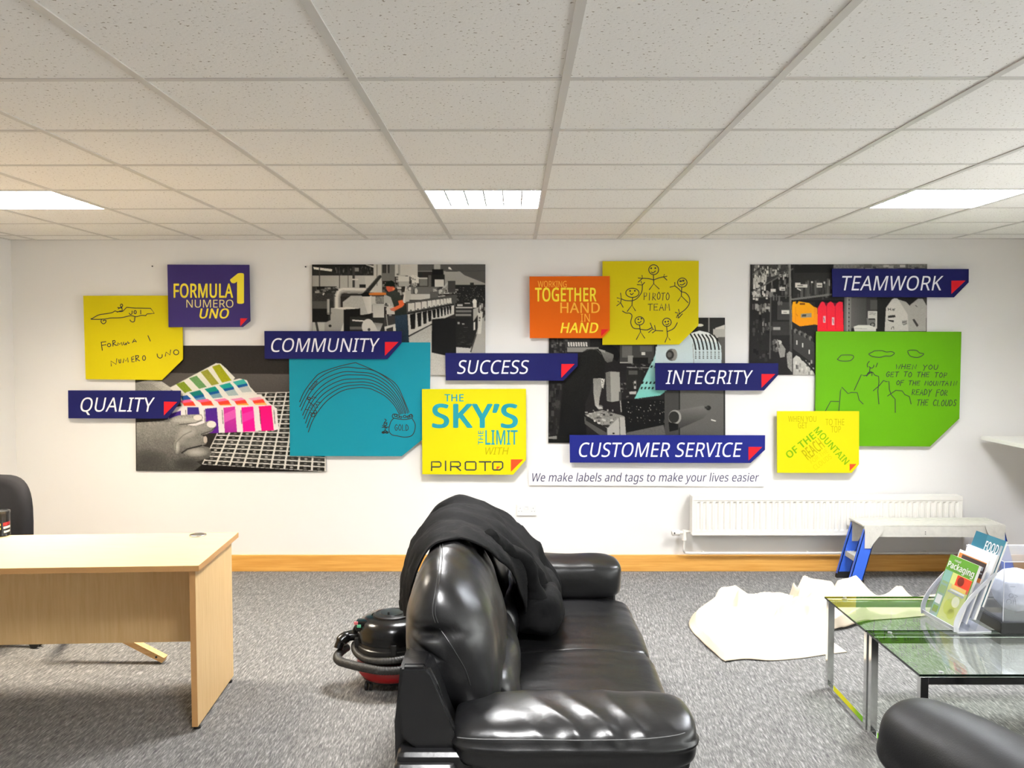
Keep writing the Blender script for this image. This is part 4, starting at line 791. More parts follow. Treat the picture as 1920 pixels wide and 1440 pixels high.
m_orgtri = mat('orange_red_corner_print', (230, 70, 15), rough=.45, linear=(.78, .055, .004))
m_ink = mat('black_pen_ink', (28, 26, 24), rough=.6, linear=(.012, .011, .010))
m_lwhite = mat('white_lettering', (236, 236, 240), rough=.5)
m_lyel = mat('yellow_lettering', (240, 222, 10), rough=.5, linear=(.86, .70, .01))
m_lcream = mat('pale_yellow_lettering', (226, 212, 130), rough=.5)
m_lorange = mat('amber_lettering', (238, 178, 20), rough=.5, linear=(.86, .42, .015))
m_lteal = mat('teal_lettering', (40, 160, 170), rough=.6, spec=.1, linear=(.018, .25, .29))
m_lgreen = mat('green_lettering', (150, 190, 10), rough=.6, spec=.1, linear=(.19, .37, .003))
m_lolive = mat('olive_lettering', (190, 180, 10), rough=.6, spec=.1, linear=(.38, .33, .002))
m_lpale = mat('faint_lettering', (215, 205, 10), rough=.6, spec=.1, linear=(.53, .47, .002))
m_lnavy = mat('slate_lettering', (60, 58, 92), rough=.5)
m_llogo = mat('charcoal_lettering', (40, 42, 52), rough=.5)
m_spacer = mat('wall_spacer', (215, 214, 210), rough=.5)

def frame_at(Y): return lambda px, py: atY(px, py, Y)
def board(name, label, cat, pts, off, m, thick=.010, group=None, spacers=True):
    """pts: outline in photo pixels at the board's face, off: face distance from the wall"""
    Y = WALL - off
    P = [atY(a, b, Y) for a, b in pts]
    b = BM(); prism(b, P, (0, thick, 0))
    for f in b.faces: f.material_index = 0
    o = obj(name, b, m); tag(o, label, cat, group)
    if spacers and off - thick > .004:
        x0, x1 = min(q[0] for q in pts), max(q[0] for q in pts); y0, y1 = min(q[1] for q in pts), max(q[1] for q in pts)
        cand = [(below(x0 + (x1 - x0) * u, y0 + (y1 - y0) * w, off), u, w) for w in (.4, .25, .6) for u in (.12, .88, .25, .75, .38, .62, .5)]
        top = max(c[0] for c in cand); cand = [c for c in cand if c[0] == top]
        cand = [cand[0]] + [c for c in cand if abs(c[1] - cand[0][1]) > .2][:1]
        for _, u, w in cand:
            qx, qy = x0 + (x1 - x0) * u, y0 + (y1 - y0) * w
            s = atY(qx, qy, Y); e = top + .0006
            b = BM(); tube(b, [(s.x, Y + thick, s.z), (s.x, WALL - e, s.z)], .010, 10)
            obj('spacer', b, m_spacer, o)
    LAYERS.append((list(pts), off))
    return o, frame_at(Y - .0006)
def tri(o, fr, pts, m, name='corner_triangle'):
    b = BM(); b.faces.new([b.verts.new(fr(*p)) for p in pts]); obj(name, b, m, o)
def letters(o, items, m, name='lettering'):
    for fr, body, kw in items:
        b = BM(); put_text(b, body, fr, **kw); obj(name, b, m, o)
IT = .20
N1, N2, N3 = .034, .050, .062     # stand-off of notes, of banners, of the boards laid over them

# hand-drawn notes -----------------------------------------------------------
PEN = 1.6
def drawn(o, fr, ox, oy, s, strokes, extra=None, w=PEN, name='pen_drawing'):
    b = BM()
    for st in strokes:
        sm = True
        if st[0] == 's': sm = False; st = st[1:]
        stroke(b, [(ox + x * s, oy + y * s) for x, y in st], fr, w, smooth=sm)
    if extra: extra(b)
    return obj(name, b, m_ink, o)
o, fr = board('hand_drawn_note', 'yellow note with a pen-drawn racing car and FORMULA 1 NUMERO UNO', 'sign', [(156, 554.5), (341.5, 554), (342.7, 673.8), (303.4, 712.6), (160.6, 711)], N1, m_yel)
drawn(o, fr, 140, 540, .125, [
    [(250, 465), (360, 405), (460, 388), (560, 370), (605, 345), (640, 355), (720, 350)], ['s', (720, 350), (780, 290), (900, 302), (1140, 305), (1195, 380), (1085, 390), (1065, 415)],
    [(1065, 415), (1000, 412), (920, 430), (840, 415), (700, 445), (540, 450), (480, 462), (350, 472), (250, 468), (250, 460)],
    [(405, 470), (395, 500), (410, 525), (435, 537), (462, 520), (470, 488), (440, 483), (425, 495)], [(905, 430), (900, 470), (895, 500), (865, 510), (835, 490), (832, 478)],
    ell(703, 262, 17, 20) + [(720, 262)], [(708, 283), (712, 345), (690, 355)], [(645, 292), (708, 303)], [(655, 312), (705, 285)], [(640, 362), (680, 345), (712, 345)],
    [(820, 378), (832, 396), (858, 388), (862, 345)], ell(908, 362, 17, 24) + [(925, 362)], [(990, 335), (992, 388)],
    ])
drawn(o, fr, 140, 540, .125, [
    [(400, 815), (405, 870), (415, 935)], [(396, 815), (468, 806)], [(405, 862), (470, 850)], ell(516, 856, 24, 24) + [(540, 856)], ['s', (572, 790), (575, 872)], [(570, 795), (600, 788), (606, 815), (578, 835), (630, 862)],
    ['s', (646, 862), (650, 820), (675, 845), (702, 815), (714, 858)], [(735, 815), (735, 842), (758, 850), (772, 822), (776, 850)], [(798, 806), (802, 830), (822, 824)], ['s', (868, 820), (895, 765), (926, 808)], ['s', (876, 802), (916, 797)]], name='handwriting')
drawn(o, fr, 140, 540, .125, [['s', (1100, 715), (1112, 745), (1135, 795)],
    ], name='handwriting')
drawn(o, fr, 140, 540, .125, [
    ['s', (550, 1170), (543, 1095), (622, 1145), (632, 1062)], [(664, 1075), (668, 1118), (688, 1120), (690, 1070)], ['s', (726, 1120), (740, 1060), (765, 1098), (795, 1045), (802, 1110)], ['s', (885, 1030), (852, 1040), (860, 1110), (892, 1105)], ['s', (855, 1072), (885, 1066)],
    ['s', (920, 1100), (915, 1015)], [(912, 1018), (958, 1016), (950, 1045), (925, 1062), (975, 1092)], ell(1040, 1050, 22, 35) + [(1062, 1050)]], name='handwriting')
drawn(o, fr, 140, 540, .125, [[(1238, 990), (1245, 1030), (1280, 1052), (1310, 1035), (1312, 1000)], ['s', (1360, 1022), (1370, 960), (1430, 1005), (1440, 930)], ell(1522, 965, 38, 36) + [(1560, 965)]], name='handwriting')

o, fr = board('hand_drawn_note', 'teal note with a pen-drawn rainbow ending in a pot of GOLD', 'sign', [(541.8, 642), (806.8, 642), (806.2, 812.6), (753.3, 855.5), (543.5, 855)], N1, m_teal)
outer = smooth_path([(150, 640, 0), (215, 500, 0), (345, 330, 0), (430, 265, 0), (620, 195, 0), (840, 142, 0), (900, 150, 0), (1100, 235, 0), (1280, 330, 0), (1400, 430, 0), (1480, 590, 0), (1555, 775, 0)], 6)
inner = smooth_path([(262, 1025, 0), (310, 890, 0), (400, 740, 0), (520, 610, 0), (700, 500, 0), (900, 462, 0), (1000, 465, 0), (1080, 480, 0), (1240, 560, 0), (1340, 650, 0), (1390, 720, 0), (1430, 800, 0)], 6)
second = smooth_path([(152, 700, 0), (205, 590, 0), (280, 460, 0), (380, 350, 0), (520, 262, 0), (720, 200, 0), (900, 212, 0), (1100, 240, 0), (1280, 345, 0), (1395, 470, 0), (1480, 620, 0), (1538, 785, 0)], 6)
def resample(P, n):
    L = [0]
    for a, c in zip(P, P[1:]): L.append(L[-1] + (c - a).length)
    return [(float(np.interp(L[-1] * i / (n - 1), L, [p.x for p in P])), float(np.interp(L[-1] * i / (n - 1), L, [p.y for p in P]))) for i in range(n)]
s_, i_ = resample(second, 60), resample(inner, 60)
R = [['s'] + [(p.x, p.y) for p in outer]]
for k in range(7):
    t = k / 6; e = random.Random(k).uniform(-5, 5)
    R.append(['s'] + [(a[0] + (c[0] - a[0]) * t + e * math.sin(n * .12), a[1] + (c[1] - a[1]) * t + e * math.cos(n * .1)) for n, (a, c) in enumerate(zip(s_, i_))])
zig = lambda x0, y0, x1, y1, n, w: ['s'] + [(x0 + (x1 - x0) * i / n + (w if i % 2 else -w) * .8, y0 + (y1 - y0) * i / n + (w * .5 if i % 2 else -w * .5)) for i in range(n + 1)]
def gold(b): hand(b, 'GOLD', fr, 540 + 1372 * .14583, 540 + 1560 * .14583, 660 + 1010 * .14583, 11, 1.3, slant=0)
drawn(o, fr, 540, 660, .14583, R + [
    [(1362, 850), (1320, 900), (1298, 1000), (1330, 1060), (1400, 1078), (1500, 1095), (1585, 1078), (1625, 1020), (1635, 930), (1598, 858)], [(1400, 800), (1350, 800), (1345, 840), (1400, 858), (1500, 868), (1590, 850), (1602, 820), (1580, 800), (1540, 830)],
    ell(1385, 815, 18, 14), ell(1415, 825, 16, 16), ell(1450, 838, 14, 12), ell(1500, 830, 18, 14), ell(1545, 835, 16, 12), ell(1578, 820, 14, 14),
    zig(285, 475, 365, 375, 7, 18), zig(300, 490, 375, 400, 6, 14), zig(255, 610, 345, 580, 5, 20), ell(270, 600, 18, 18), zig(245, 750, 400, 640, 9, 22), zig(300, 790, 380, 690, 6, 22), ell(320, 810, 26, 22), ell(350, 770, 16, 20), zig(280, 650, 330, 690, 4, 20),
    [(1245, 862), (1262, 880), (1235, 912), (1275, 910)], ell(1252, 930, 20, 16), ['s', (1210, 970), (1295, 965)], zig(1225, 950, 1280, 985, 4, 12), ['s', (1250, 945), (1250, 1000), (1225, 1030)], ['s', (1250, 1000), (1275, 1030)], ell(1226, 1034, 18, 11), ell(1272, 1034, 18, 11), zig(1215, 1035, 1285, 1030, 5, 6)], gold)

o, fr = board('hand_drawn_note', 'yellow note with five pen-drawn stick people around the words PIROTO TEAM', 'sign', [(1129.7, 489.7), (1310.3, 489), (1309.6, 610), (1273.4, 646), (1129.7, 646.6)], N1, m_yel)
ring = lambda x, y, a, c: ell(x, y, a, c, 16) + [(x + a, y)]
dot = lambda x, y: ring(x, y, 7, 7)
def pt(b):
    k = lambda x, y: (1110 + x * .11804, 480 + y * .11804)
    hand(b, 'PIROTO', fr, k(815, 0)[0], k(1240, 0)[0], k(0, 695)[1], 13.5, 1.3, slant=.05); hand(b, 'TEAM', fr, k(890, 0)[0], k(1250, 0)[0], k(0, 868)[1], 12.5, 1.3, slant=0)
drawn(o, fr, 1110, 480, .11804, [
    ring(980, 218, 78, 78), dot(940, 195), dot(1005, 192), [(945, 255), (968, 270), (1008, 238)], ['s', (975, 295), (980, 440)], [(795, 355), (900, 360), (980, 380)], [(980, 380), (1060, 350), (1135, 330)], ['s', (735, 350), (800, 356), (795, 310)], ['s', (735, 415), (800, 356)], ['s', (1190, 322), (1135, 330), (1150, 295)], ['s', (1135, 330), (1190, 382)], ['s', (910, 535), (980, 440), (1066, 522)],
    ring(1435, 422, 75, 72), ring(1408, 400, 14, 9), ring(1450, 392, 12, 9), [(1398, 455), (1440, 458), (1478, 428)], ['s', (1425, 495), (1420, 635)], [(1415, 565), (1375, 520), (1315, 475)], ['s', (1240, 495), (1315, 475), (1315, 420)], [(1425, 570), (1490, 588), (1545, 660), (1545, 760), (1480, 850), (1390, 915)], ['s', (1325, 895), (1390, 915), (1375, 850)], ['s', (1345, 960), (1400, 915)], ['s', (1365, 715), (1420, 635), (1525, 740)],
    ring(642, 585, 105, 73), dot(605, 555), dot(680, 553), [(610, 598), (630, 615), (656, 592)], ['s', (645, 660), (635, 780)], [(640, 712), (540, 708), (465, 680)], ['s', (400, 665), (465, 680), (455, 590)], ['s', (395, 790), (455, 745), (410, 720)], ['s', (465, 680), (455, 745), (495, 815)], [(640, 712), (720, 670), (790, 570), (800, 460)], ['s', (720, 455), (800, 460), (780, 405)], ['s', (800, 460), (835, 420)], ['s', (560, 880), (635, 780), (690, 870)],
    ring(755, 1030, 72, 65), dot(735, 1005), dot(785, 995), [(730, 1050), (750, 1062), (782, 1035)], ['s', (755, 1092), (770, 1205)], [(755, 1155), (660, 1145), (615, 1060), (635, 950), (600, 910), (540, 905), (485, 875)], [(755, 1160), (870, 1175), (950, 1140)], ['s', (925, 1065), (965, 1160), (900, 1215)], ['s', (880, 1175), (955, 1135)], ['s', (705, 1325), (770, 1205), (838, 1305)],
    ring(1190, 1053, 68, 65), dot(1165, 1045), dot(1210, 1040), [(1170, 1085), (1195, 1092), (1222, 1070)], ['s', (1185, 1115), (1200, 1270)], [(1200, 1200), (1300, 1150), (1355, 1060)], ['s', (1375, 985), (1435, 920)], ['s', (1340, 975), (1375, 985), (1360, 930)], ['s', (1125, 1190), (1010, 1185), (960, 1220)], ['s', (995, 1105), (1010, 1185), (975, 1165)], ['s', (1160, 1370), (1200, 1270), (1240, 1335)]], pt)

o, fr = board('hand_drawn_note', 'large green note with pen-drawn mountains and clouds, cut at the lower right corner', 'sign', [(1530.3, 621.6), (1802.8, 622), (1798.8, 784.7), (1744, 837.2), (1528.4, 836)], N1, m_green)
def gw(b):
    k = lambda x, y: (1520 + x * .16667, 610 + y * .16667)
    for body, x0, x1, yb, h in (('WHEN YOU', 955, 1440, 490, 50), ('GET TO THE TOP', 845, 1540, 575, 54), ('OF THE MOUNTAIN', 960, 1650, 668, 48), ('READY FOR', 1135, 1545, 782, 62), ('THE CLOUDS', 1190, 1645, 900, 66)):
        hand(b, body, fr, k(x0, 0)[0], k(x1, 0)[0], k(0, yb)[1], h * .16667, 1.3, slope=.12, slant=.18)
drawn(o, fr, 1520, 610, .16667, [
    [(300, 382), (335, 345), (350, 335), (410, 333), (470, 337), (483, 360), (450, 395), (390, 403), (330, 398), (300, 382)], [(655, 320), (700, 298), (720, 288), (800, 285), (850, 300), (910, 297), (942, 315), (900, 345), (840, 345), (780, 360), (700, 352), (655, 328)],
    [(1090, 290), (1120, 280), (1190, 282), (1225, 310), (1272, 320), (1240, 350), (1190, 362), (1120, 345), (1092, 300)], [(660, 405), (638, 435), (640, 468)], [(658, 465), (685, 482), (708, 465), (710, 448)], ['s', (752, 425), (735, 468)], ['s', (668, 482), (660, 530)], [(630, 572), (640, 545), (665, 522), (690, 530), (688, 565)], ['s', (640, 540), (690, 530)],
    ['s', (490, 730), (570, 555), (600, 567), (640, 560), (660, 540), (700, 528), (720, 560), (765, 575), (768, 640), (755, 740), (768, 885)], ['s', (705, 735), (770, 680), (820, 620), (850, 634), (880, 630), (885, 720), (905, 780), (950, 830), (952, 980)],
    ['s', (865, 795), (960, 730), (1030, 738), (1060, 780), (1110, 800), (1130, 885)], ['s', (318, 962), (335, 740), (350, 695), (420, 768), (455, 755), (525, 757), (545, 840), (590, 885)], ['s', (165, 965), (225, 855), (315, 857)]], gw, w=1.45)

# banners: navy strips with a cut corner and a red triangle
def banner(word, label, box4, cut, text, tr, off, m=m_navy, h1=None):
    x0, y0, x1, y1 = box4; cx, cy = cut
    o, fr = board('banner_sign', label, 'sign', [(x0, y0), (x1, y0 + .5), (x1 - .3, cy), (cx, y1 + .7), (x0 + .7, y1)], off, m, group='blue value banners')
    letters(o, [(fr, word, dict(bbox=text, italic=IT, bold=1.5))], m_lwhite)
    tri(o, fr, tr, m_redtri)
banner('QUALITY', 'navy QUALITY banner with red corner over the colour swatch photo', (127.5, 732, 338.4, 784.3), (313.6, 753), (151, 745.5, 290.3, 771.8), [(307.3, 753), (332.4, 753.6), (307.3, 778.9)], N2)
banner('COMMUNITY', 'navy COMMUNITY banner with red corner above the teal rainbow board', (495.5, 620.6, 753.2, 672.6), (726.4, 643), (508.4, 634.3, 712, 659.8), [(721.6, 641.1), (747.3, 641.1), (721.6, 667.1)], N2)
banner('SUCCESS', 'navy SUCCESS banner with red corner beside the machine operator photo', (835, 662, 1083.4, 713.2), (1056, 686), (857, 675.5, 992.2, 700.9), [(1052.5, 682.5), (1077.5, 682.5), (1052.5, 708.4)], N2)
banner('INTEGRITY', 'navy INTEGRITY banner with red corner across the paper roll photo', (1228.4, 680.6, 1459.4, 731.5), (1432.5, 703), (1248, 694.4, 1412, 720), [(1427.8, 701.3), (1453.8, 701.3), (1427.8, 727.2)], N2)
banner('CUSTOMER SERVICE', 'brighter blue CUSTOMER SERVICE banner, the longest one, above the white slogan strip', (1068, 815.8, 1434.7, 867.3), (1407.5, 843.4), (1085.6, 830, 1392, 856.6), [(1403.4, 838), (1429.4, 838), (1403.4, 863.8)], N2, m_blue)
banner('TEAMWORK', 'navy TEAMWORK banner with red corner at the top right of the display', (1560.3, 503.8, 1816.6, 556.8), (1788.8, 529.4), (1579, 517.5, 1769, 544.4), [(1783.8, 526.3), (1810.6, 526), (1783.8, 551.3)], N2)

# white slogan strip
o, fr = board('slogan_strip', 'long white slogan strip lettered We make labels and tags', 'sign', [(991.3, 879), (1433.5, 881), (1433, 912), (991.8, 910)], .014, m_wboard, spacers=False)
letters(o, [(fr, 'We make labels and tags to make your lives easier', dict(bbox=(998, 887.3, 1423.4, 902.8), italic=IT, bold=3))], m_lnavy)

# purple FORMULA 1 board
o, fr = board('message_board', 'small purple FORMULA 1 board overlapping a yellow hand-drawn note', 'sign', [(313.7, 496), (467, 496.5), (469, 602), (455, 613.2), (316, 613.4)], N2, m_purple)
letters(o, [(fr, 'FORMULA', dict(bbox=(325.5, 532.3, 437, 557.8), bold=22)), (fr, '1', dict(bbox=(431, 514, 457.5, 567.6), bold=36)), (fr, 'UNO', dict(bbox=(374, 578.8, 429.5, 596.7), bold=20, italic=IT))], m_lyel)
letters(o, [(fr, 'NUMERO', dict(bbox=(349.4, 562, 437.5, 576.6), bold=-2))], m_lcream, 'light_lettering')
tri(o, fr, [(450.5, 596.8), (464.5, 596.8), (450.5, 612)], m_redtri)
# orange board
o, fr = board('message_board', 'small orange board lettered WORKING TOGETHER HAND IN HAND', 'sign', [(992.8, 518.4), (1143.4, 517.6), (1143.2, 619.5), (1129, 634.3), (993.4, 634)], N2, m_orange)
letters(o, [(fr, 'TOGETHER', dict(bbox=(1003, 540, 1118.4, 564.7), bold=24)), (fr, 'HAND', dict(bbox=(1050.6, 605.3, 1121.9, 624), bold=18, italic=IT))], m_lyel)
letters(o, [(fr, 'HAND', dict(bbox=(1050.6, 567.5, 1124.7, 586.6), bold=11)), (fr, 'WORKING', dict(bbox=(1008.4, 526.9, 1062.5, 538.6), bold=-2)), (fr, 'IN', dict(bbox=(1088.8, 588.4, 1106, 603.4), bold=-3))], m_lorange, 'light_lettering')
tri(o, fr, [(1127.2, 617.5), (1141, 617.5), (1127.2, 630.5)], m_redtri)
# the sky's the limit board
o, fr = board('message_board', "square yellow board lettered THE SKY'S THE LIMIT in teal", 'sign', [(791.2, 729.6), (986.3, 729), (986.6, 862), (962, 890.3), (791.8, 889.3)], N3, m_yel2)
letters(o, [(fr, "SKY'S", dict(bbox=(810, 758.4, 971.3, 801.2), bold=28)), (fr, 'THE', dict(bbox=(833.3, 739.4, 869.5, 752.5), bold=15)), (fr, 'LIMIT', dict(bbox=(910, 806.8, 970.7, 833.5), bold=11)), (fr, 'THE', dict(rot=(901.4, 820.5, 26, 9.6, 90), bold=8))], m_lteal)
letters(o, [(fr, 'WITH', dict(bbox=(910, 839, 954, 852.3), italic=IT, bold=-4))], m_lolive, 'light_lettering')
b = BM(); K = lambda pts, **k: stroke(b, [(808 + x * .2987, 864.8 + y * .2987) for x, y in pts], fr, 2.6, smooth=False, **k)
K([(4, 58), (4, 4), (54, 4), (62, 12), (62, 30), (54, 36), (10, 36)]); K([(92, 0), (92, 58)])
K([(124, 58), (124, 4), (176, 4), (184, 12), (184, 28), (176, 34), (130, 34)]); K([(160, 36), (186, 58)])
K([(216, 10), (222, 4), (276, 4), (282, 10), (282, 50), (276, 55), (222, 55), (216, 50)], closed=True)
K([(304, 4), (376, 4)]); K([(340, 4), (340, 58)])
K([(412, 55), (394, 55), (388, 50), (388, 10), (394, 4), (444, 4), (450, 10), (450, 40), (432, 55), (412, 55)])
obj('logo_lettering', b, m_llogo, o)
tri(o, fr, [(931, 874.6), (938.2, 874.6), (931, 881.5)], m_orgtri, 'logo_triangle')
tri(o, fr, [(957.9, 861.3), (981.2, 861.3), (957.9, 884.6)], m_orgtri)
# mountain board
o, fr = board('message_board', 'small yellow board with slanting green words OF THE MOUNTAIN', 'sign', [(1457.2, 770.9), (1611, 771), (1610.6, 870.5), (1597, 886.9), (1457.3, 886.6)], N3, m_yel2)
q = lambda x, y, L, h, a: (1440 + x * .09896, 760 + y * .09896, L * .09896, h * .09896, a)
letters(o, [(fr, 'OF THE', dict(rot=q(617, 757, 660, 130, 38.5), bold=27)), (fr, 'MOUNTAIN', dict(rot=q(1205, 765, 880, 125, -47.5), bold=19))], m_lgreen)
letters(o, [(fr, 'REACH', dict(rot=q(855, 830, 410, 215, 38), bold=14)), (fr, 'WHEN YOU', dict(bbox=(1478, 780.3, 1530.5, 790.9), bold=-2)), (fr, 'GET', dict(bbox=(1496.4, 792.2, 1513.7, 802.9), bold=-2)),
            (fr, 'TO THE', dict(bbox=(1547.9, 785.5, 1583, 797.3), bold=-2)), (fr, 'TOP', dict(bbox=(1557.8, 799, 1576.6, 810.9), bold=-2))], m_lolive, 'light_lettering')
letters(o, [(fr, 'FOR THE', dict(rot=q(965, 965, 390, 85, 36), bold=-3)), (fr, 'CLOUDS', dict(rot=q(1030, 1075, 400, 95, 36), bold=-3))], m_lpale, 'faint_lettering')
tri(o, fr, [(1593, 870), (1606, 870), (1593, 883.3)], m_orgtri)

# two stray black wall pins
for k, (px, py, lb) in enumerate(((286, 499.3, 'tiny black pin in the wall left of the purple FORMULA 1 board'), (573, 500.3, 'tiny black pin in the wall left of the printing press photo'))):
    p = atY(px, py, WALL); b = BM(); tube(b, [(p.x, WALL + .002, p.z), (p.x, WALL - .008, p.z)], .0045, 8)
    tag(obj('wall_pin', b, m_ink), lb, 'pin', 'stray wall pins')
# ------------------------------------------------------------------ black leather sofa
def leather():
    m = bpy.data.materials.new('black_leather'); m.use_nodes = True; nt = m.node_tree; b = nt.nodes['Principled BSDF']
    b.inputs['Base Color'].default_value = (.0045, .0045, .005, 1); b.inputs['Roughness'].default_value = .36; b.inputs['Specular IOR Level'].default_value = .52
    tc = nt.nodes.new('ShaderNodeTexCoord')
    n = nt.nodes.new('ShaderNodeTexNoise'); n.inputs['Scale'].default_value = 260; n.inputs['Detail'].default_value = 3
    n2 = nt.nodes.new('ShaderNodeTexNoise'); n2.inputs['Scale'].default_value = 9; n2.inputs['Detail'].default_value = 3
    nt.links.new(tc.outputs['Object'], n.inputs[0]); nt.links.new(tc.outputs['Object'], n2.inputs[0])
    b1 = nt.nodes.new('ShaderNodeBump'); b1.inputs['Strength'].default_value = .10; b1.inputs['Distance'].default_value = .002
    b2 = nt.nodes.new('ShaderNodeBump'); b2.inputs['Strength'].default_value = .16; b2.inputs['Distance'].default_value = .02
    nt.links.new(n.outputs['Fac'], b1.inputs['Height']); nt.links.new(n2.outputs['Fac'], b2.inputs['Height'])
    nt.links.new(b1.outputs[0], b2.inputs['Normal']); nt.links.new(b2.outputs[0], b.inputs['Normal'])
    r = nt.nodes.new('ShaderNodeMapRange'); r.inputs[3].default_value = .28; r.inputs[4].default_value = .38
    nt.links.new(n2.outputs['Fac'], r.inputs[0]); nt.links.new(r.outputs[0], b.inputs['Roughness'])
    return m
m_leather = leather()
m_stitch = mat('leather_seam', (14, 14, 15), rough=.5)
m_thread = mat('grey_stitching', (96, 96, 96), rough=.6)
m_blackplastic = mat('black_plastic', (18, 18, 19), rough=.45)
def NZ(v, s, o=0.0): return noise.noise(Vector((v.x * s + o, v.y * s - o, v.z * s + o)))
def tree_of(*obs):
    V, F = [], []
    for o in obs:
        off = _root(o).location; n = len(V)
        V += [v.co + off for v in o.data.vertices]; F += [[i + n for i in p.vertices] for p in o.data.polygons]
    return BVHTree.FromPolygons(V, F)
def drape_line(T, pts, k=8, lift=.0015):
    """points in photo pixels -> path on the surface seen there"""
    out = []
    for p in smooth_path([(a, c, 0) for a, c in pts], k):
        d = ray(p.x, p.y).normalized(); h = T.ray_cast(EYE, d)
        if h[0] is not None: out.append(h[0] + h[1] * lift * (1 if h[1].dot(d) < 0 else -1))
    return out
sofa = thing('leather_sofa', 'black two-seat leather sofa with puffy cushions, its back toward the desk', 'sofa', (.1, 3.4, 0))
SY0, SY1 = 2.36, 4.42
b = BM(); box(b, -.34, .50, SY0 + .05, SY1 - .02, .05, .31, bev=.03, seg=3); autosmooth(obj('base', b, m_leather, sofa))
for x in (-.26, .42):
    for y in (SY0 + .14, SY1 - .12):
        b = BM(); box(b, x - .03, x + .03, y - .03, y + .03, 0, .055, bev=.006); obj('foot', b, m_blackplastic, sofa)
# seat cushions
def seat(y0, y1, sd):
    b = BM(); pr = [(-.10, .30), (.20, .285), (.47, .285), (.54, .32), (.553, .39), (.52, .438), (.40, .452), (.18, .452), (.0, .440), (-.12, .42)]
    puff(b, pr, y0, y1, p=14, n=44, k=6, wob=lambda c: (.010 * NZ(c, 3.2, sd) + .003 * NZ(Vector((c.x * .6, c.y * 3, c.z)), 8, sd)) if c.z > .3 else 0)
    o = obj('seat_cushion', b, m_leather, sofa, smooth=True); return o
sc1 = seat(3.46, 4.175, 1.3); sc2 = seat(2.66, 3.475, 4.1)
# arm pads on their panels
def arm(y0, y1, sd, near):
    b = BM(); box(b, -.33, .485, y0 + .035, y1 - .02, .055, .54, bev=.025, seg=3); autosmooth(obj('arm_panel', b, m_leather, sofa))
    b = BM()
    yc = (y0 + y1) / 2; w = (y1 - y0) / 2
    # pad is lofted along X: build along Y then swap axes
    lo = .0 if near else -.045
    pr = [(-w, .545 + lo * .6), (-w * .93, .50 + lo), (-w * .5, .485 + lo), (w * .5, .485), (w * .93, .50), (w, .54), (w * .92, .585), (w * .55, .618), (0, .628), (-w * .55, .622), (-w * .90, .598)]
    puff(b, pr, -.175, .515, p=5.5, n=110, k=8)
    for v in b.verts: v.co = Vector((v.co.y, yc + v.co.x, v.co.z))
    bmesh.ops.recalc_face_normals(b, faces=b.faces[:]); b.normal_update()
    ds = []
    for v in b.verts:
        c = v.co; top = max(0, min(1, (c.z - .55) / .05)); side = (yc - c.y) / w
        d = .006 * NZ(c, 7, sd)
        # gathered folds running across the pad, strongest near the seam
        fx = c.x * (30 if near else 16) + 3.0 * NZ(c, 3, sd) + (c.y - yc) * 9
        amp = (.011 if near else .004) * (.35 + .65 * max(0, side)) * (.25 + .75 * max(0, min(1, .5 + 1.6 * NZ(Vector((c.x, 0, 0)), 5, sd + 2))))
        d += amp * (abs(math.sin(fx)) - .6) * top * max(0, min(1, (c.x + .12) / .2))
        if near: d -= .008 * math.exp(-((c.z - .560) / .006) ** 2) * (1 if side > .4 else 0)
        ds.append((v, v.normal * d))
    for v, d in ds: v.co += d
    o = obj('armrest', b, m_leather, sofa, smooth=True)
    return o
arm_n = arm(SY0 - .015, 2.70, 2.2, True); arm_f = arm(4.13, SY1 + .03, 7.7, False)
# back frame with its end panels
fp = [(-.338, .10), (-.342, .60), (-.325, .762), (-.245, .762), (-.215, .70), (-.165, .525), (-.155, .10)]
b = BM(); prism(b, [(x, SY0 + .09, z) for x, z in fp], (0, SY1 - SY0 - .12, 0))
bmesh.ops.bevel(b, geom=b.edges[:], offset=.012, segments=2, affect='EDGES'); autosmooth(obj('back_frame', b, m_leather, sofa))
for y in (SY0 + .055, SY1 - .06):
    b = BM(); prism(b, [(x, y, z) for x, z in [(-.318, .57), (-.322, .68), (-.316, .768), (-.250, .768), (-.236, .745), (-.155, .565), (-.163, .53), (-.275, .53)]], (0, .03, 0))
    bmesh.ops.bevel(b, geom=b.edges[:], offset=.007, segments=2, affect='EDGES'); autosmooth(obj('end_panel', b, m_leather, sofa))
b = BM(); box(b, -.335, -.16, SY0 - .0, SY0 + .10, .06, .515, bev=.02, seg=3); autosmooth(obj('corner_block', b, m_leather, sofa))
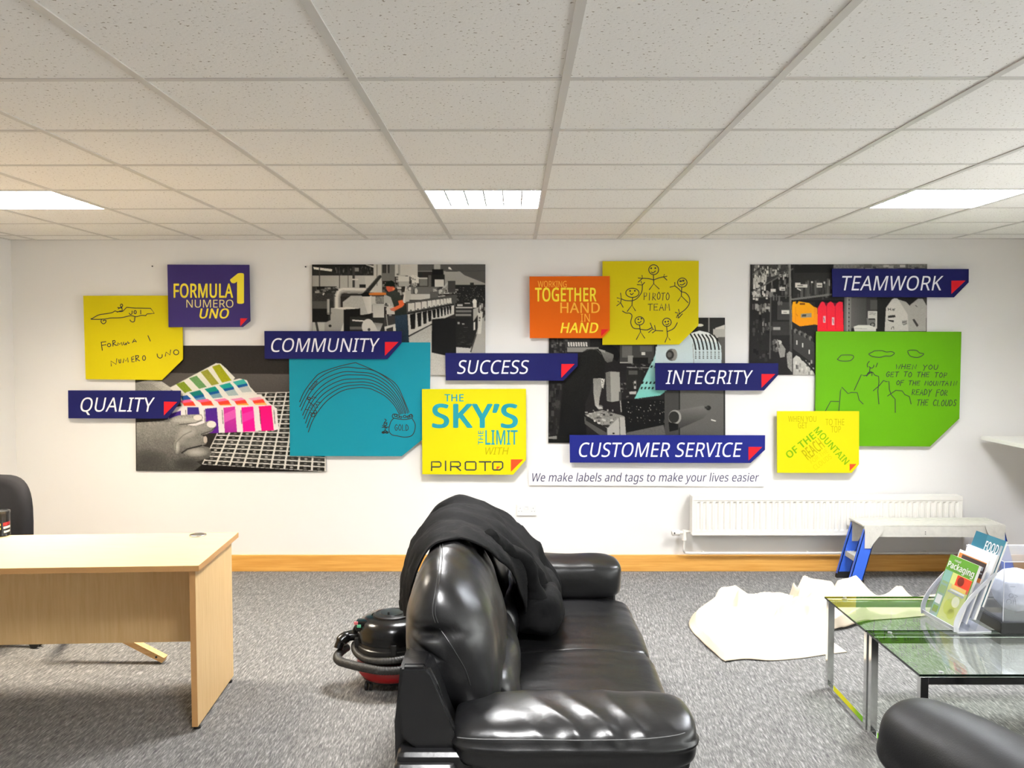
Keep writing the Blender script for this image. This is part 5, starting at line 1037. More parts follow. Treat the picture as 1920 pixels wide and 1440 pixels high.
# lumbar pads and the tall back cushions
def lumbar(y0, y1, sd):
    pr = [(-.20, .44), (-.06, .43), (.0, .445), (.018, .50), (.008, .57), (-.03, .625), (-.10, .64), (-.2, .62)]
    b = BM(); puff(b, pr, y0, y1, p=6, n=40, wob=lambda c: .010 * NZ(c, 6, sd) + .006 * NZ(c, 14, sd)); return obj('lumbar_cushion', b, m_leather, sofa, smooth=True)
lumbar(2.72, 3.47, 1.1); lumbar(3.47, 4.16, 5.3)
CR = Vector((-.275, 2.70, .80))
def tall(y0, y1, sd, near, zs=1.0):
    pr = [(-.20, .515), (-.10, .50), (-.045, .53), (-.03, .62), (-.045, .74), (-.085, .86), (-.15, .955), (-.225, 1.0), (-.28, .98), (-.318, .91), (-.345, .82), (-.352, .72), (-.335, .60), (-.28, .535)]
    pr = [(x, .515 + (z - .515) * zs) for x, z in pr]
    def wob(c):
        e = max(0, 1 - abs(c.y - y0) / .25) if near else 0
        d = .012 * NZ(c, 4, sd) + .004 * NZ(c, 11, sd)
        # short gathers across the ridge
        rg = max(0, min(1, (c.z - .86) / .10))
        d += .0045 * rg * math.sin(c.y * 62 + 2.5 * NZ(c, 5, sd)) * max(0, .4 + NZ(c, 4, sd + 3))
        if near:
            d -= .030 * math.exp(-((c.z - .815 - .05 * (c.x + .27)) / .016) ** 2) * math.exp(-((c.x + .262) / .075) ** 2) * max(0, 1 - (c.y - y0) / .22)
            d -= .014 * math.exp(-((c.z - .765 + .5 * (c.x + .27)) / .012) ** 2) * math.exp(-((c.x + .28) / .06) ** 2) * max(0, 1 - (c.y - y0) / .2)
        return d
    b = BM(); puff(b, pr, y0, y1, p=3.6, n=90, k=8, wob=wob); return obj('back_cushion', b, m_leather, sofa, smooth=True)
bc1 = tall(2.55, 3.47, 3.0, True); bc2 = tall(3.44, 4.36, 9.0, False, .86)
# seams
T = tree_of(bc1)
for dx in (-2, 3):
    pth = drape_line(T, [(827 + dx, 1020), (826 + dx, 1050), (822 + dx, 1085), (815 + dx, 1125), (813 + dx, 1150), (818 + dx, 1168)], 8, .0005)
    if len(pth) > 3: b = BM(); tube(b, pth, .0018, 6); obj('seam', b, m_stitch, bc1)
pth = drape_line(T, [(824, 1178), (838, 1198), (855, 1225), (872, 1255), (882, 1285)], 8, .0005)
if len(pth) > 3: b = BM(); tube(b, pth, .0018, 6); obj('seam', b, m_stitch, bc1)
T = tree_of(arm_n)
pth = drape_line(T, [(858, 1383), (900, 1386), (1000, 1387), (1100, 1388), (1200, 1386), (1260, 1380), (1284, 1374)], 10, .0004)
if len(pth) > 3: b = BM(); tube(b, pth, .0016, 6); obj('seam', b, m_thread, arm_n)

# ------------------------------------------------------------------ black coat over the sofa back
def nylon():
    m = mat('black_nylon', (13, 13, 14), rough=.85, spec=.15, bump=.5, bscale=45); return m
m_coat = nylon()
coat = thing('coat', 'crumpled black coat thrown over the far end of the sofa back', 'coat', (-.2, 3.8, .5))
def grid_cloth(C, nu, nv, fold, thick, name, m, parent):
    """C: rows of control points (room coordinates); bicubic sheet with folds, given a thickness"""
    R = len(C); K = len(C[0])
    rows = [smooth_path([C[r][k] for k in range(K)], nv) for r in range(R)]
    cols = [smooth_path([rows[r][j] for r in range(R)], nu) for j in range(len(rows[0]))]
    nj, ni = len(cols), len(cols[0])
    def nrm(i, j):
        a = cols[min(j + 1, nj - 1)][i] - cols[max(j - 1, 0)][i]; c = cols[j][min(i + 1, ni - 1)] - cols[j][max(i - 1, 0)]
        n = c.cross(a); return n.normalized() if n.length > 1e-9 else Vector((0, 0, 1))
    G = [[cols[j][i] + nrm(i, j) * fold(i / (ni - 1), j / (nj - 1), cols[j][i]) for i in range(ni)] for j in range(nj)]
    b = BM(); V = [[b.verts.new(p) for p in r] for r in G]
    for j in range(nj - 1):
        for i in range(ni - 1): b.faces.new((V[j][i], V[j][i + 1], V[j + 1][i + 1], V[j + 1][i]))
    bmesh.ops.recalc_face_normals(b, faces=b.faces[:])
    bmesh.ops.solidify(b, geom=b.faces[:], thickness=thick)
    return obj(name, b, m, parent, smooth=True)
P = [  # rows run from the back hem over the ridge to the seat; columns from the near edge to the far edge
    [(-.375, 3.20, .665), (-.455, 3.50, .61), (-.46, 3.80, .62), (-.44, 4.00, .66)],
    [(-.352, 3.00, .81), (-.43, 3.46, .75), (-.43, 3.80, .745), (-.40, 4.03, .75)],
    [(-.312, 2.89, .935), (-.385, 3.46, .875), (-.385, 3.78, .86), (-.37, 4.02, .85)],
    [(-.255, 2.90, 1.006), (-.275, 3.40, .975), (-.28, 3.72, .955), (-.275, 3.98, .94)],
    [(-.150, 3.04, .975), (-.14, 3.42, .95), (-.14, 3.76, .93), (-.15, 4.02, .92)],
    [(-.052, 3.20, .86), (-.02, 3.50, .84), (.0, 3.80, .83), (-.01, 4.08, .82)],
    [(.000, 3.38, .74), (.05, 3.58, .72), (.09, 3.85, .72), (.08, 4.08, .71)],
    [(.028, 3.50, .62), (.09, 3.66, .61), (.15, 3.90, .61), (.15, 4.08, .61)],
    [(.03, 3.56, .53), (.09, 3.70, .51), (.17, 3.90, .51), (.18, 4.06, .52)]]
def cfold(u, v, p):
    q = Vector((p.x * 1.2, p.y * 3.4, p.z * .8))
    f = .024 * (1 - 3 * abs(NZ(q, 2.4, 3.3))) + .014 * (.5 - 2.2 * abs(NZ(p, 6.5, 1.7))) + .018 * math.sin(v * 13 + 3 * NZ(p, 2, 5) + u * 2)
    return .008 + max(-.006, f) * (.6 + .5 * u) * min(1, .15 + v * 5)
grid_cloth(P, 9, 14, cfold, .006, 'body', m_coat, coat)
# bunched front resting on the seat and a sleeve
b = BM(); puff(b, [(-.0, .462), (.14, .462), (.19, .49), (.20, .56), (.16, .63), (.08, .66), (.02, .62), (-.02, .52)], 3.52, 4.08, p=3, n=46, k=6, wob=lambda c: (.020 * NZ(c, 8, 2.2) + .014 * NZ(c, 17, 4) + .006) if c.z > .475 else 0)
obj('bunched_front', b, m_coat, coat, smooth=True)
b = BM()
sl = smooth_path([(-.10, 3.34, .93), (-.02, 3.46, .85), (.045, 3.52, .78), (.08, 3.58, .66), (.10, 3.60, .56)], 12)
tube(b, sl, [(.042 + .016 * NZ(p, 9, 2)) * (.75 + .45 * i / len(sl)) for i, p in enumerate(sl)], 18)
for v in b.verts: v.co += Vector((NZ(v.co, 14, 1), NZ(v.co, 14, 5), NZ(v.co, 14, 9))) * .012 + Vector((NZ(v.co, 30, 2), NZ(v.co, 30, 4), NZ(v.co, 30, 6))) * .005
obj('sleeve', b, m_coat, coat, smooth=True)
m_chrome = mat('chrome', (215, 215, 215), rough=.12, metal=1.0)
b = BM(); c0 = atY(775, 1072, 3.05); box(b, c0.x - .006, c0.x + .006, c0.y - .004, c0.y + .004, c0.z - .012, c0.z + .012, bev=.002); obj('zip_pull', b, m_chrome, coat)
# ------------------------------------------------------------------ desk
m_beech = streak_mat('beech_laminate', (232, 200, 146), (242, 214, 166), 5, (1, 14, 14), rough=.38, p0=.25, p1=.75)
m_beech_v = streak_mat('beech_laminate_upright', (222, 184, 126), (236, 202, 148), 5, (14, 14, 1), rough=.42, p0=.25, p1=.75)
m_beech_e = mat('beech_edging', (196, 148, 92), rough=.45)
m_steel = mat('brushed_steel', (200, 200, 202), rough=.3, metal=1.0)
DT = .73
p0 = atZ(372, 1060, DT); DA = math.radians(3.2)
du = Vector((math.cos(DA), math.sin(DA), 0)); dv = Vector((-math.sin(DA), math.cos(DA), 0))
DM = Matrix(((du.x, dv.x, 0, p0.x), (du.y, dv.y, 0, p0.y), (0, 0, 1, 0), (0, 0, 0, 1)))
desk = thing('desk', 'beech laminate office desk with panel end and modesty board', 'desk', (p0.x - .8, p0.y + .3, 0))
DD = .655
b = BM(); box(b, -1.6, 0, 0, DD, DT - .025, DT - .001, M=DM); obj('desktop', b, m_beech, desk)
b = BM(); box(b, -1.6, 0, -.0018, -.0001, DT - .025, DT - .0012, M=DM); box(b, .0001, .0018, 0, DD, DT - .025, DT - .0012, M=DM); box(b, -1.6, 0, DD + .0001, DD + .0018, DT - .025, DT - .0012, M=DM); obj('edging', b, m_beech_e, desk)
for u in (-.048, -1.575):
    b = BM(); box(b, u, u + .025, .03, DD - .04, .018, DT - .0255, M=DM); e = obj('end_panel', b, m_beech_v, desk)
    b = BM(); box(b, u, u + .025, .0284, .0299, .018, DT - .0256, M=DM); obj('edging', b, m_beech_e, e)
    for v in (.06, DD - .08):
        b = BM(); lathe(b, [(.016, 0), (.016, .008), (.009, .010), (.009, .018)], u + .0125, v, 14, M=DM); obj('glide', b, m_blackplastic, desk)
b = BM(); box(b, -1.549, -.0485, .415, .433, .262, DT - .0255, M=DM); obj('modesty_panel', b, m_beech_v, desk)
g0 = atZ(371, 1003.5, DT)
b = BM(); lathe(b, [(.026, DT - .0008), (.040, DT - .0008), (.041, DT + .003), (.036, DT + .005), (.026, DT + .003)], g0.x, g0.y, 32); lathe(b, [(.026, DT - .0006), (.026, DT + .0012), (0.0, DT + .0012)], g0.x, g0.y, 24)
gr = obj('cable_grommet', b, m_steel, desk, smooth=True)
b = BM(); lathe(b, [(.014, DT + .0014), (.0001, DT + .0014)], g0.x - .004, g0.y + .006, 16); obj('cable_hole', b, m_blackplastic, gr)

# light wooden prop slanting down to the carpet behind the desk, one leg of a folding trestle
m_pine = streak_mat('pale_pine', (214, 170, 112), (232, 196, 142), 7, (2, 16, 16), rough=.55)
e0 = atZ(309, 1243, 0)
tr = thing('wooden_trestle', 'pale wooden leg slanting down to the carpet behind the desk', 'trestle', (e0.x, e0.y, 0))
def beam(bm, A, Bp, w, h):
    A, Bp = Vector(A), Vector(Bp); t = (Bp - A).normalized(); s = t.cross(Vector((0, 0, 1))).normalized(); n = s.cross(t)
    q = [A + s * w / 2 + n * h / 2, A - s * w / 2 + n * h / 2, A - s * w / 2 - n * h / 2, A + s * w / 2 - n * h / 2]
    return prism(bm, q, Bp - A)
ap = Vector((e0.x - .62, e0.y + .02, .335))
b = BM(); beam(b, (e0.x, e0.y, .021), ap, .045, .03); obj('leg', b, m_pine, tr)
b = BM(); beam(b, (e0.x - .70, e0.y + .42, .021), ap + Vector((-.02, .05, 0)), .045, .03); obj('leg', b, m_pine, tr)
b = BM(); tube(b, [ap + Vector((-.03, -.035, -.004)), ap + Vector((-.03, .085, -.004))], .006, 10); obj('bolt', b, m_steel, tr)
b = BM(); q = Vector((e0.x, e0.y, .021)); tube(b, [q + Vector((-.035, -.0226, .018)), q + Vector((-.035, -.0245, .018))], .006, 10); obj('bolt_hole', b, m_blackplastic, tr)

# ------------------------------------------------------------------ office chair behind the desk
m_fab = mat('charcoal_fabric', (44, 44, 47), rough=.9, spec=.2, bump=.3, bscale=400)
CYc = 5.02; c0 = atY(-6, 890, CYc); ccx = c0.x; ctop = c0.z
hw = abs(atY(68, 1000, CYc).x - ccx)
chair = thing('office_chair', 'black fabric office chair behind the desk at the left edge', 'chair', (ccx, CYc - .22, 0))
b = BM(); pr = []
n = 40
def ring(s, y):
    pts = []
    for i in range(n):
        a = 2 * math.pi * i / n; ca, sa = math.cos(a), math.sin(a)
        ex = 2 / 3.2 if sa > 0 else 2 / 5
        x = hw * math.copysign(abs(ca) ** ex, ca); z = (ctop - .27) + .27 * math.copysign(abs(sa) ** ex, sa)
        if sa < 0: x *= 1.0 - .10 * abs(sa)
        pts.append((ccx + x * s, y + .05 * (x / hw) ** 2 * -1, (ctop - .27) + (z - ctop + .27) * s))
    return pts
R = [ring(.80, CYc - .030), ring(.93, CYc - .026), ring(.985, CYc - .012), ring(1, CYc + .006), ring(.99, CYc + .03), ring(.95, CYc + .045), ring(.7, CYc + .05)]
VV = [[b.verts.new(p) for p in r] for r in R]
for r0, r1 in zip(VV, VV[1:]):
    for i in range(n): b.faces.new((r0[i], r0[(i + 1) % n], r1[(i + 1) % n], r1[i]))
b.faces.new(VV[0]); b.faces.new(list(reversed(VV[-1])))
obj('backrest', b, m_fab, chair, smooth=True)
b = BM(); box(b, ccx - .24, ccx + .24, CYc - .48, CYc - .03, .44, .52, bev=.035, seg=4); autosmooth(obj('seat', b, m_fab, chair))
b = BM(); tube(b, smooth_path([(ccx, CYc - .2, .43), (ccx, CYc + .06, .44), (ccx, CYc + .10, .52), (ccx, CYc + .07, .66)], 6), .022, 10); autosmooth(obj('back_bracket', b, m_blackplastic, chair))
b = BM(); lathe(b, [(.05, .09), (.05, .13), (.028, .16), (.028, .30), (.018, .31), (.018, .43), (.07, .435), (.07, .442)], ccx, CYc - .22, 20); autosmooth(obj('gas_column', b, m_blackplastic, chair))
for k in range(5):
    a = math.radians(-6 + 72 * k); dx, dy = math.cos(a), math.sin(a)
    b = BM(); tube(b, [(ccx + dx * .04, CYc - .22 + dy * .04, .10), (ccx + dx * .2, CYc - .22 + dy * .2, .095), (ccx + dx * .35, CYc - .22 + dy * .35, .075)], [.026, .021, .015], 10)
    ob = autosmooth(obj('base_arm', b, m_blackplastic, chair))
    b = BM(); q = Vector((ccx + dx * .345, CYc - .22 + dy * .345, .028))
    for s in (-.016, .016):
        tube(b, [q + Vector((-dy * (s - .008), dx * (s - .008), 0)), q + Vector((-dy * (s + .008), dx * (s + .008), 0))], .0275, 16)
    tube(b, [q + Vector((0, 0, .0)), q + Vector((0, 0, .04))], .007, 8); autosmooth(obj('caster', b, m_blackplastic, ob))

# ------------------------------------------------------------------ black tin on the desk
cq = atZ(2.5, 1003.2, DT); tin = thing('tin', 'black lidded tin with yellow, red and white label on the desk', 'tin', (cq.x, cq.y, DT))
tr_ = .0405; tz = .123
b = BM(); lathe(b, [(0, DT), (tr_, DT), (tr_ + .001, DT + .004), (tr_, DT + .006), (tr_, DT + tz - .012)], cq.x, cq.y, 36); autosmooth(obj('can', b, mat('black_tin', (16, 16, 17), rough=.3), tin))
b = BM(); lathe(b, [(tr_ + .0015, DT + tz - .012), (tr_ + .002, DT + tz - .002), (tr_ - .003, DT + tz), (tr_ - .006, DT + tz - .004), (0, DT + tz - .004)], cq.x, cq.y, 36); autosmooth(obj('lid', b, mat('grey_tin_lid', (70, 72, 75), rough=.25, metal=.6), tin))
def wrap(bm, a0, a1, z0, z1, r, mi=0, k=8, sl=0.0):
    A = [math.radians(a0 + (a1 - a0) * i / k) for i in range(k + 1)]
    lo = [bm.verts.new((cq.x + r * math.cos(a), cq.y + r * math.sin(a), z0 + sl * i / k)) for i, a in enumerate(A)]
    hi = [bm.verts.new((cq.x + r * math.cos(a), cq.y + r * math.sin(a), z1 + sl * i / k)) for i, a in enumerate(A)]
    for i in range(k): f = bm.faces.new((lo[i], lo[i + 1], hi[i + 1], hi[i])); f.material_index = mi
tm = [mat('tin_red', (170, 25, 35), rough=.4), mat('tin_white', (235, 230, 228), rough=.4), mat('tin_yellow', (238, 226, 110), rough=.4)]
b = BM()
wrap(b, -48, 8, DT + .050, DT + .066, tr_ + .0006, 0, sl=.004)
wrap(b, -46, 6, DT + .036, DT + .047, tr_ + .0006, 1, sl=.003); wrap(b, -44, 4, DT + .016, DT + .026, tr_ + .0006, 1, sl=.003); wrap(b, -110, -62, DT + .052, DT + .064, tr_ + .0006, 2); wrap(b, -110, -62, DT + .034, DT + .044, tr_ + .0006, 2)
obj('label_print', b, tm, tin)

# ------------------------------------------------------------------ tub vacuum cleaner
vx, vy = -.60, 4.25
vac = thing('vacuum_cleaner', 'black and red tub vacuum cleaner on casters behind the sofa', 'vacuum', (vx, vy, 0))
m_red = mat('glossy_red_plastic', (165, 18, 22), rough=.25); m_gloss = mat('glossy_black_plastic', (9, 9, 10), rough=.22); m_hose = mat('black_ribbed_hose', (46, 45, 43), rough=.5)
b = BM(); lathe(b, [(0, .048), (.130, .048), (.150, .058), (.170, .085), (.172, .135), (.167, .15), (0, .15)], vx, vy, 48); autosmooth(obj('tub', b, m_red, vac))
b = BM(); lathe(b, [(.125, .042), (.146, .05), (.150, .062), (.138, .058)], vx, vy, 48); obj('bumper', b, m_blackplastic, vac, smooth=True)
b = BM(); lathe(b, [(0, .150), (.162, .150), (.162, .175), (.172, .182), (.172, .212), (.167, .216), (.165, .232), (.169, .236)], vx, vy, 48); autosmooth(obj('collar', b, mat('satin_black_plastic', (28, 28, 28), rough=.35), vac))
b = BM(); lathe(b, [(.169, .236), (.171, .262), (.166, .298), (.150, .326), (.126, .340), (.100, .345), (.100, .341), (0, .341)], vx, vy, 64); autosmooth(obj('bowl', b, m_gloss, vac))
b = BM(); lathe(b, [(.094, .341), (.092, .350), (.082, .354), (.078, .350), (.06, .352), (.056, .358), (.02, .360), (0, .360)], vx, vy, 48); lid = autosmooth(obj('lid', b, mat('lid_black_plastic', (12, 12, 13), rough=.38), vac))
b = BM(); box(b, vx - .016, vx - .006, vy - .052, vy - .034, .352, .372, bev=.003); obj('lid_catch', b, m_blackplastic, lid)
for a in (200, 280): 
    b = BM(); q = Vector((vx + .170 * math.cos(math.radians(a)), vy + .170 * math.sin(math.radians(a)), .2)); box(b, q.x - .014, q.x + .014, q.y - .008, q.y + .008, .195, .25, bev=.004); obj('clip', b, m_blackplastic, vac)
# switch housing with red and green buttons on the left shoulder
b = BM(); 
for k in range(1): box(b, vx - .168, vx - .085, vy - .085, vy - .02, .285, .336, bev=.012, seg=3)
sw = autosmooth(obj('switch_housing', b, m_gloss, vac))
for px, py, m in ((667.5, 1168.5, mat('pink_red_button', (235, 120, 125), rough=.4)), (673, 1174, mat('green_button', (110, 205, 160), rough=.4))):
    T = tree_of(sw); d = ray(px, py).normalized(); h = T.ray_cast(EYE, d)
    q = h[0] if h[0] is not None else atY(px, py, vy - .09)
    b = BM(); box(b, q.x - .0095, q.x + .0095, q.y - .004, q.y + .004, q.z - .007, q.z + .007, bev=.002); obj('button', b, m, sw)
b = BM(); tube(b, smooth_path([(vx - .150, vy - .0, .30), (vx - .178, vy - .01, .285), (vx - .182, vy - .01, .262), (vx - .155, vy - .0, .25)], 5), .009, 8); autosmooth(obj('cable_hook', b, m_blackplastic, vac))
# hose wound twice round the tub
def ribbed(path, r):
    P = smooth_path(path, 24); bb = BM()
    tube(bb, P, [r * (1 + .07 * math.sin(i * 2.1)) for i in range(len(P))], 12); return bb
def ang(a, r, z): return (vx + r * math.cos(math.radians(a)), vy + r * math.sin(math.radians(a)), z)
b = ribbed([ang(178, .185, .196), ang(196, .183, .190), ang(216, .180, .180), ang(240, .182, .175), ang(270, .184, .180), ang(300, .186, .186), ang(330, .188, .19), ang(355, .19, .19)], .0165); obj('hose', b, m_hose, vac, smooth=True)
b = ribbed([ang(172, .232, .172), ang(188, .262, .158), ang(201, .262, .150), ang(216, .232, .148), ang(238, .205, .145), ang(265, .198, .140), ang(295, .2, .14), ang(325, .2, .145), ang(352, .2, .15)], .0205); obj('hose', b, m_hose, vac, smooth=True)
b = BM(); tube(b, smooth_path([ang(176, .150, .235), ang(178, .205, .238), ang(183, .245, .222), ang(187, .262, .185)], 7), [.026] * 10 + [.029] * 6 + [.023] * 6, 16); autosmooth(obj('hose_elbow', b, m_gloss, vac))
for a in (215, 315, 45, 135):
    q = Vector(ang(a, .128, .022)); b = BM()
    for s in (-.011, .011): tube(b, [q + Vector((s - .006, -.005, 0)), q + Vector((s + .006, -.005, 0))], .0215, 16)
    tube(b, [q + Vector((0, 0, .01)), q + Vector((0, 0, .034))], .008, 8); box(b, q.x - .012, q.x + .012, q.y - .014, q.y + .014, .034, .047, bev=.003); autosmooth(obj('caster', b, m_blackplastic, vac))
# ------------------------------------------------------------------ double socket
m_socket = mat('white_socket_plastic', (222, 221, 220), rough=.35)
s0 = atY(968.5, 945.5, WALL - .01); s1 = atY(1006.5, 967, WALL - .01)
sock = thing('wall_socket', 'white double power socket on the wall above the sofa', 'socket', ((s0.x + s1.x) / 2, WALL, (s0.z + s1.z) / 2))
b = BM(); box(b, s0.x, s1.x, WALL - .011, WALL - .0005, s1.z, s0.z, bev=.003); obj('faceplate', b, m_socket, sock)
m_slot = mat('socket_slot', (70, 68, 66), rough=.6)
cx, cz, sw_ = (s0.x + s1.x) / 2, (s0.z + s1.z) / 2, s1.x - s0.x
for s in (-1, 1):
    b = BM()
    for dx, dz, w, h in ((0, .012, .003, .006), (-.010, -.010, .005, .003), (.010, -.010, .005, .003)): box(b, cx + s * sw_ * .32 + dx - w / 2, cx + s * sw_ * .32 + dx + w / 2, WALL - .0118, WALL - .0109, cz + dz - h / 2, cz + dz + h / 2)
    obj('pin_slots', b, m_slot, sock)
    b = BM(); box(b, cx + s * sw_ * .09 - .007, cx + s * sw_ * .09 + .007, WALL - .0145, WALL - .0108, cz + .006, cz + .020, bev=.0015); obj('rocker_switch', b, m_socket, sock)
b = BM(); box(b, cx - .013, cx + .013, WALL - .0116, WALL - .0109, cz + .021, cz + .0225); obj('mark', b, m_slot, sock)

# ------------------------------------------------------------------ radiator
m_rad = mat('radiator_enamel', (229, 226, 219), rough=.35)
RF = WALL - .115
r0 = atY(1299, 930, RF); r1 = atY(1803, 1003, RF)
rad = thing('radiator', 'long white panel radiator on the wall behind the step platform', 'radiator', ((r0.x + r1.x) / 2, RF + .05, r1.z))
b = BM()
x0, x1, z0, z1 = r0.x, r1.x, r1.z, r0.z - .004
# corrugated front: flutes between flat top and bottom bands
nf = 44; prof = []
wf = (x1 - x0 - .04) / nf
rows = [(z0 + .002, 0), (z0 + .030, 0), (z0 + .040, 1), (z1 - .050, 1), (z1 - .038, 0), (z1 - .004, 0)]
xsf = [(x0 + .002, 0), (x0 + .02, 0)]
for k in range(nf): xsf += [(x0 + .02 + wf * (k + .18), 0), (x0 + .02 + wf * (k + .38), 1), (x0 + .02 + wf * (k + .68), 1), (x0 + .02 + wf * (k + .88), 0)]
xsf += [(x1 - .02, 0), (x1 - .002, 0)]
G = [[b.verts.new((x, RF + .009 * d * q, z)) for x, d in xsf] for z, q in rows]
for a, c in zip(G, G[1:]):
    for i in range(len(a) - 1): b.faces.new((a[i], a[i + 1], c[i + 1], c[i]))
obj('front_panel', b, m_rad, rad)
b = BM(); box(b, x0 + .01, x1 - .01, RF + .075, RF + .085, z0 + .01, z1 - .01); obj('rear_panel', b, m_rad, rad)
b = BM(); box(b, x0, x1, RF - .004, RF + .09, z1 - .004, z1 + .004, bev=.002); box(b, x0, x1, RF - .004, RF + .002, z1 - .028, z1 - .004, bev=.001); obj('top_cover', b, m_rad, rad)
b = BM(); box(b, x0, x1, RF - .002, RF + .012, z0 - .004, z0 + .012, bev=.003); obj('bottom_rail', b, m_rad, rad)
for xa, xb in ((x0 - .004, x0 + .003), (x1 - .003, x1 + .004)):
    b = BM(); box(b, xa, xb, RF - .002, RF + .09, z0, z1 + .002, bev=.002); obj('side_cover', b, m_rad, rad)
for xx in (x0 + .3, x1 - .3):
    b = BM(); box(b, xx - .02, xx + .02, RF + .085, WALL - .0005, z0 + .03, z1 - .05); obj('wall_bracket', b, m_rad, rad)
# thermostatic valve, tail and pipe along the skirting
m_valve = mat('white_valve_plastic', (226, 223, 216), rough=.4)
vz = atY(1275, 999, RF + .04).z; vxr = x0 - .05
b = BM(); tube(b, [(x0 + .002, RF + .045, vz + .008), (vxr, RF + .045, vz + .008)], .010, 12); tube(b, [(vxr, RF + .045, vz + .02), (vxr, RF + .045, vz - .055)], [.014, .017], 14); autosmooth(obj('valve_body', b, m_valve, rad))
b = BM(); tube(b, [(vxr - .012, RF + .045, vz), (vxr - .03, RF + .045, vz), (vxr - .035, RF + .045, vz), (vxr - .085, RF + .045, vz), (vxr - .092, RF + .045, vz)], [.013, .013, .021, .023, .018], 18); hd = autosmooth(obj('valve_head', b, m_valve, rad))
b = BM(); box(b, vxr - .0935, vxr - .091, RF + .032, RF + .040, vz - .008, vz + .010); box(b, vxr - .078, vxr - .070, RF + .0195, RF + .0225, vz - .006, vz + .008); obj('valve_mark', b, m_slot, hd)
pz = atY(1400, 1037, WALL - .05).z
b = BM(); tube(b, smooth_path([(vxr, RF + .045, vz - .05), (vxr, RF + .046, vz - .08), (vxr - .002, RF + .05, pz + .03), (vxr + .012, WALL - .05, pz + .004), (vxr + .05, WALL - .05, pz)], 5) + [Vector((x1 + .02, WALL - .05, pz))], .0085, 10); tube(b, smooth_path([(x1 + .0, WALL - .05, pz), (x1 + .03, WALL - .05, pz + .004), (x1 + .035, WALL - .055, pz + .04), (x1 + .033, RF + .045, z0 + .03), (x1, RF + .045, z0 + .035)], 5), .0085, 10); pp = autosmooth(obj('pipe', b, m_valve, rad))
for xx in (x0 + .86, x0 + .1, x1 - .2):
    b = BM(); box(b, xx - .006, xx + .006, WALL - .06, WALL - .0005, pz - .004, pz + .004); obj('pipe_clip', b, m_valve, pp)

# ------------------------------------------------------------------ step-up work platform
m_alu = mat('dull_aluminium', (214, 212, 204), rough=.5, metal=.25, var=.06, vscale=30); m_bluep = mat('blue_fibreglass', (52, 100, 212), rough=.4); m_rub = mat('black_rubber', (20, 20, 20), rough=.7)
plat = thing('work_platform', 'low aluminium work platform with blue legs and step in front of the radiator', 'step', (2.85, 6.08, 0))
PX0, PX1, PY0, PY1, PT = 2.385, 3.36, 5.985, 6.235, .425
b = BM(); box(b, PX0, PX1, PY0, PY1, PT - .012, PT, bev=.003)
for k in range(6): box(b, PX0 + .02, PX1 - .02, PY0 + .022 + k * .04, PY0 + .028 + k * .04, PT, PT + .0025)
obj('deck', b, m_alu, plat)
for y0, y1 in ((PY0, PY0 + .006), (PY1 - .006, PY1)):
    b = BM(); box(b, PX0 + .01, PX1 - .01, y0, y1, PT - .085, PT - .0125); obj('deck_side', b, m_alu, plat)
b = BM()
for dz in (0, .014): tube(b, [(PX0 + .43, PY0 - .0015, PT - .05 - dz), (PX0 + .43, PY0 + .001, PT - .05 - dz)], .0035, 8)
obj('rivets', b, m_slot, plat)
def pleg(xt, xb, y, s):
    """channel leg sloping outwards"""
    bb = BM(); w = .088; t = .006; zt, zb = PT - .03, .03
    T0, B0 = Vector((xt, y, zt)), Vector((xb, y, zb))
    prism(bb, [T0 + Vector((-w / 2, 0, 0)), T0 + Vector((w / 2, 0, 0)), B0 + Vector((w / 2, 0, 0)), B0 + Vector((-w / 2, 0, 0))], (0, t, 0))
    for e in (-1, 1):
        prism(bb, [T0 + Vector((e * w / 2 - (t if e > 0 else 0), 0, 0)), T0 + Vector((e * w / 2 + (0 if e > 0 else t), 0, 0)), B0 + Vector((e * w / 2 + (0 if e > 0 else t), 0, 0)), B0 + Vector((e * w / 2 - (t if e > 0 else 0), 0, 0))], (0, .03 * s, 0))
    l = obj('leg', bb, m_bluep, plat)
    bb = BM(); prism(bb, [(xb - w / 2 - .006, y - .004, .0), (xb + w / 2 + .004, y - .004, .0), (xb + w / 2 + .012, y - .004, .045), (xb - w / 2 + .004, y - .004, .045)], (0, .036 * (1 if s > 0 else 1), 0)); obj('rubber_foot', bb, m_rub, l)
    bb = BM(); sg = 1 if xt > xb else -1
    prism(bb, [(xt + sg * dx, y - .006, zt + dz) for dx, dz in ((-.045, -.13), (-.002, -.13), (.012, -.10), (.075, -.02), (.092, .028), (-.05, .028), (-.045, -.02))], (0, .005, 0))
    for q in ((xt, zt - .11), (xt - .01, zt - .02), (xt + .04 * sg, zt + .005)): tube(bb, [(q[0], y - .009, q[1]), (q[0], y - .005, q[1])], .006, 10)
    obj('bracket', bb, m_alu, l)
    return l
for y, s in ((PY0 - .012, 1), (PY1 - .036, 1)):
    pleg(PX0 + .055, PX0 - .045, y, s); pleg(PX1 - .055, PX1 + .045, y, s)
for xs_ in (PX0 + .0, PX1 - .0):
    b = BM(); box(b, xs_ - .035, xs_ + .035, PY0 + .02, PY1 - .036, .185, .193); box(b, xs_ - .037, xs_ - .031, PY0 + .02, PY1 - .036, .160, .193); box(b, xs_ + .031, xs_ + .037, PY0 + .02, PY1 - .036, .160, .193)
    for k in range(3): box(b, xs_ - .02 + k * .02 - .002, xs_ - .02 + k * .02 + .002, PY0 + .022, PY1 - .038, .193, .196)
    obj('step_tread', b, m_alu, plat)
b = BM(); tube(b, [(PX0 - .03, PY1 - .02, .09), (PX0 + .03, PY1 - .02, .16)], .005, 8); obj('hinge_stay', b, m_alu, plat)

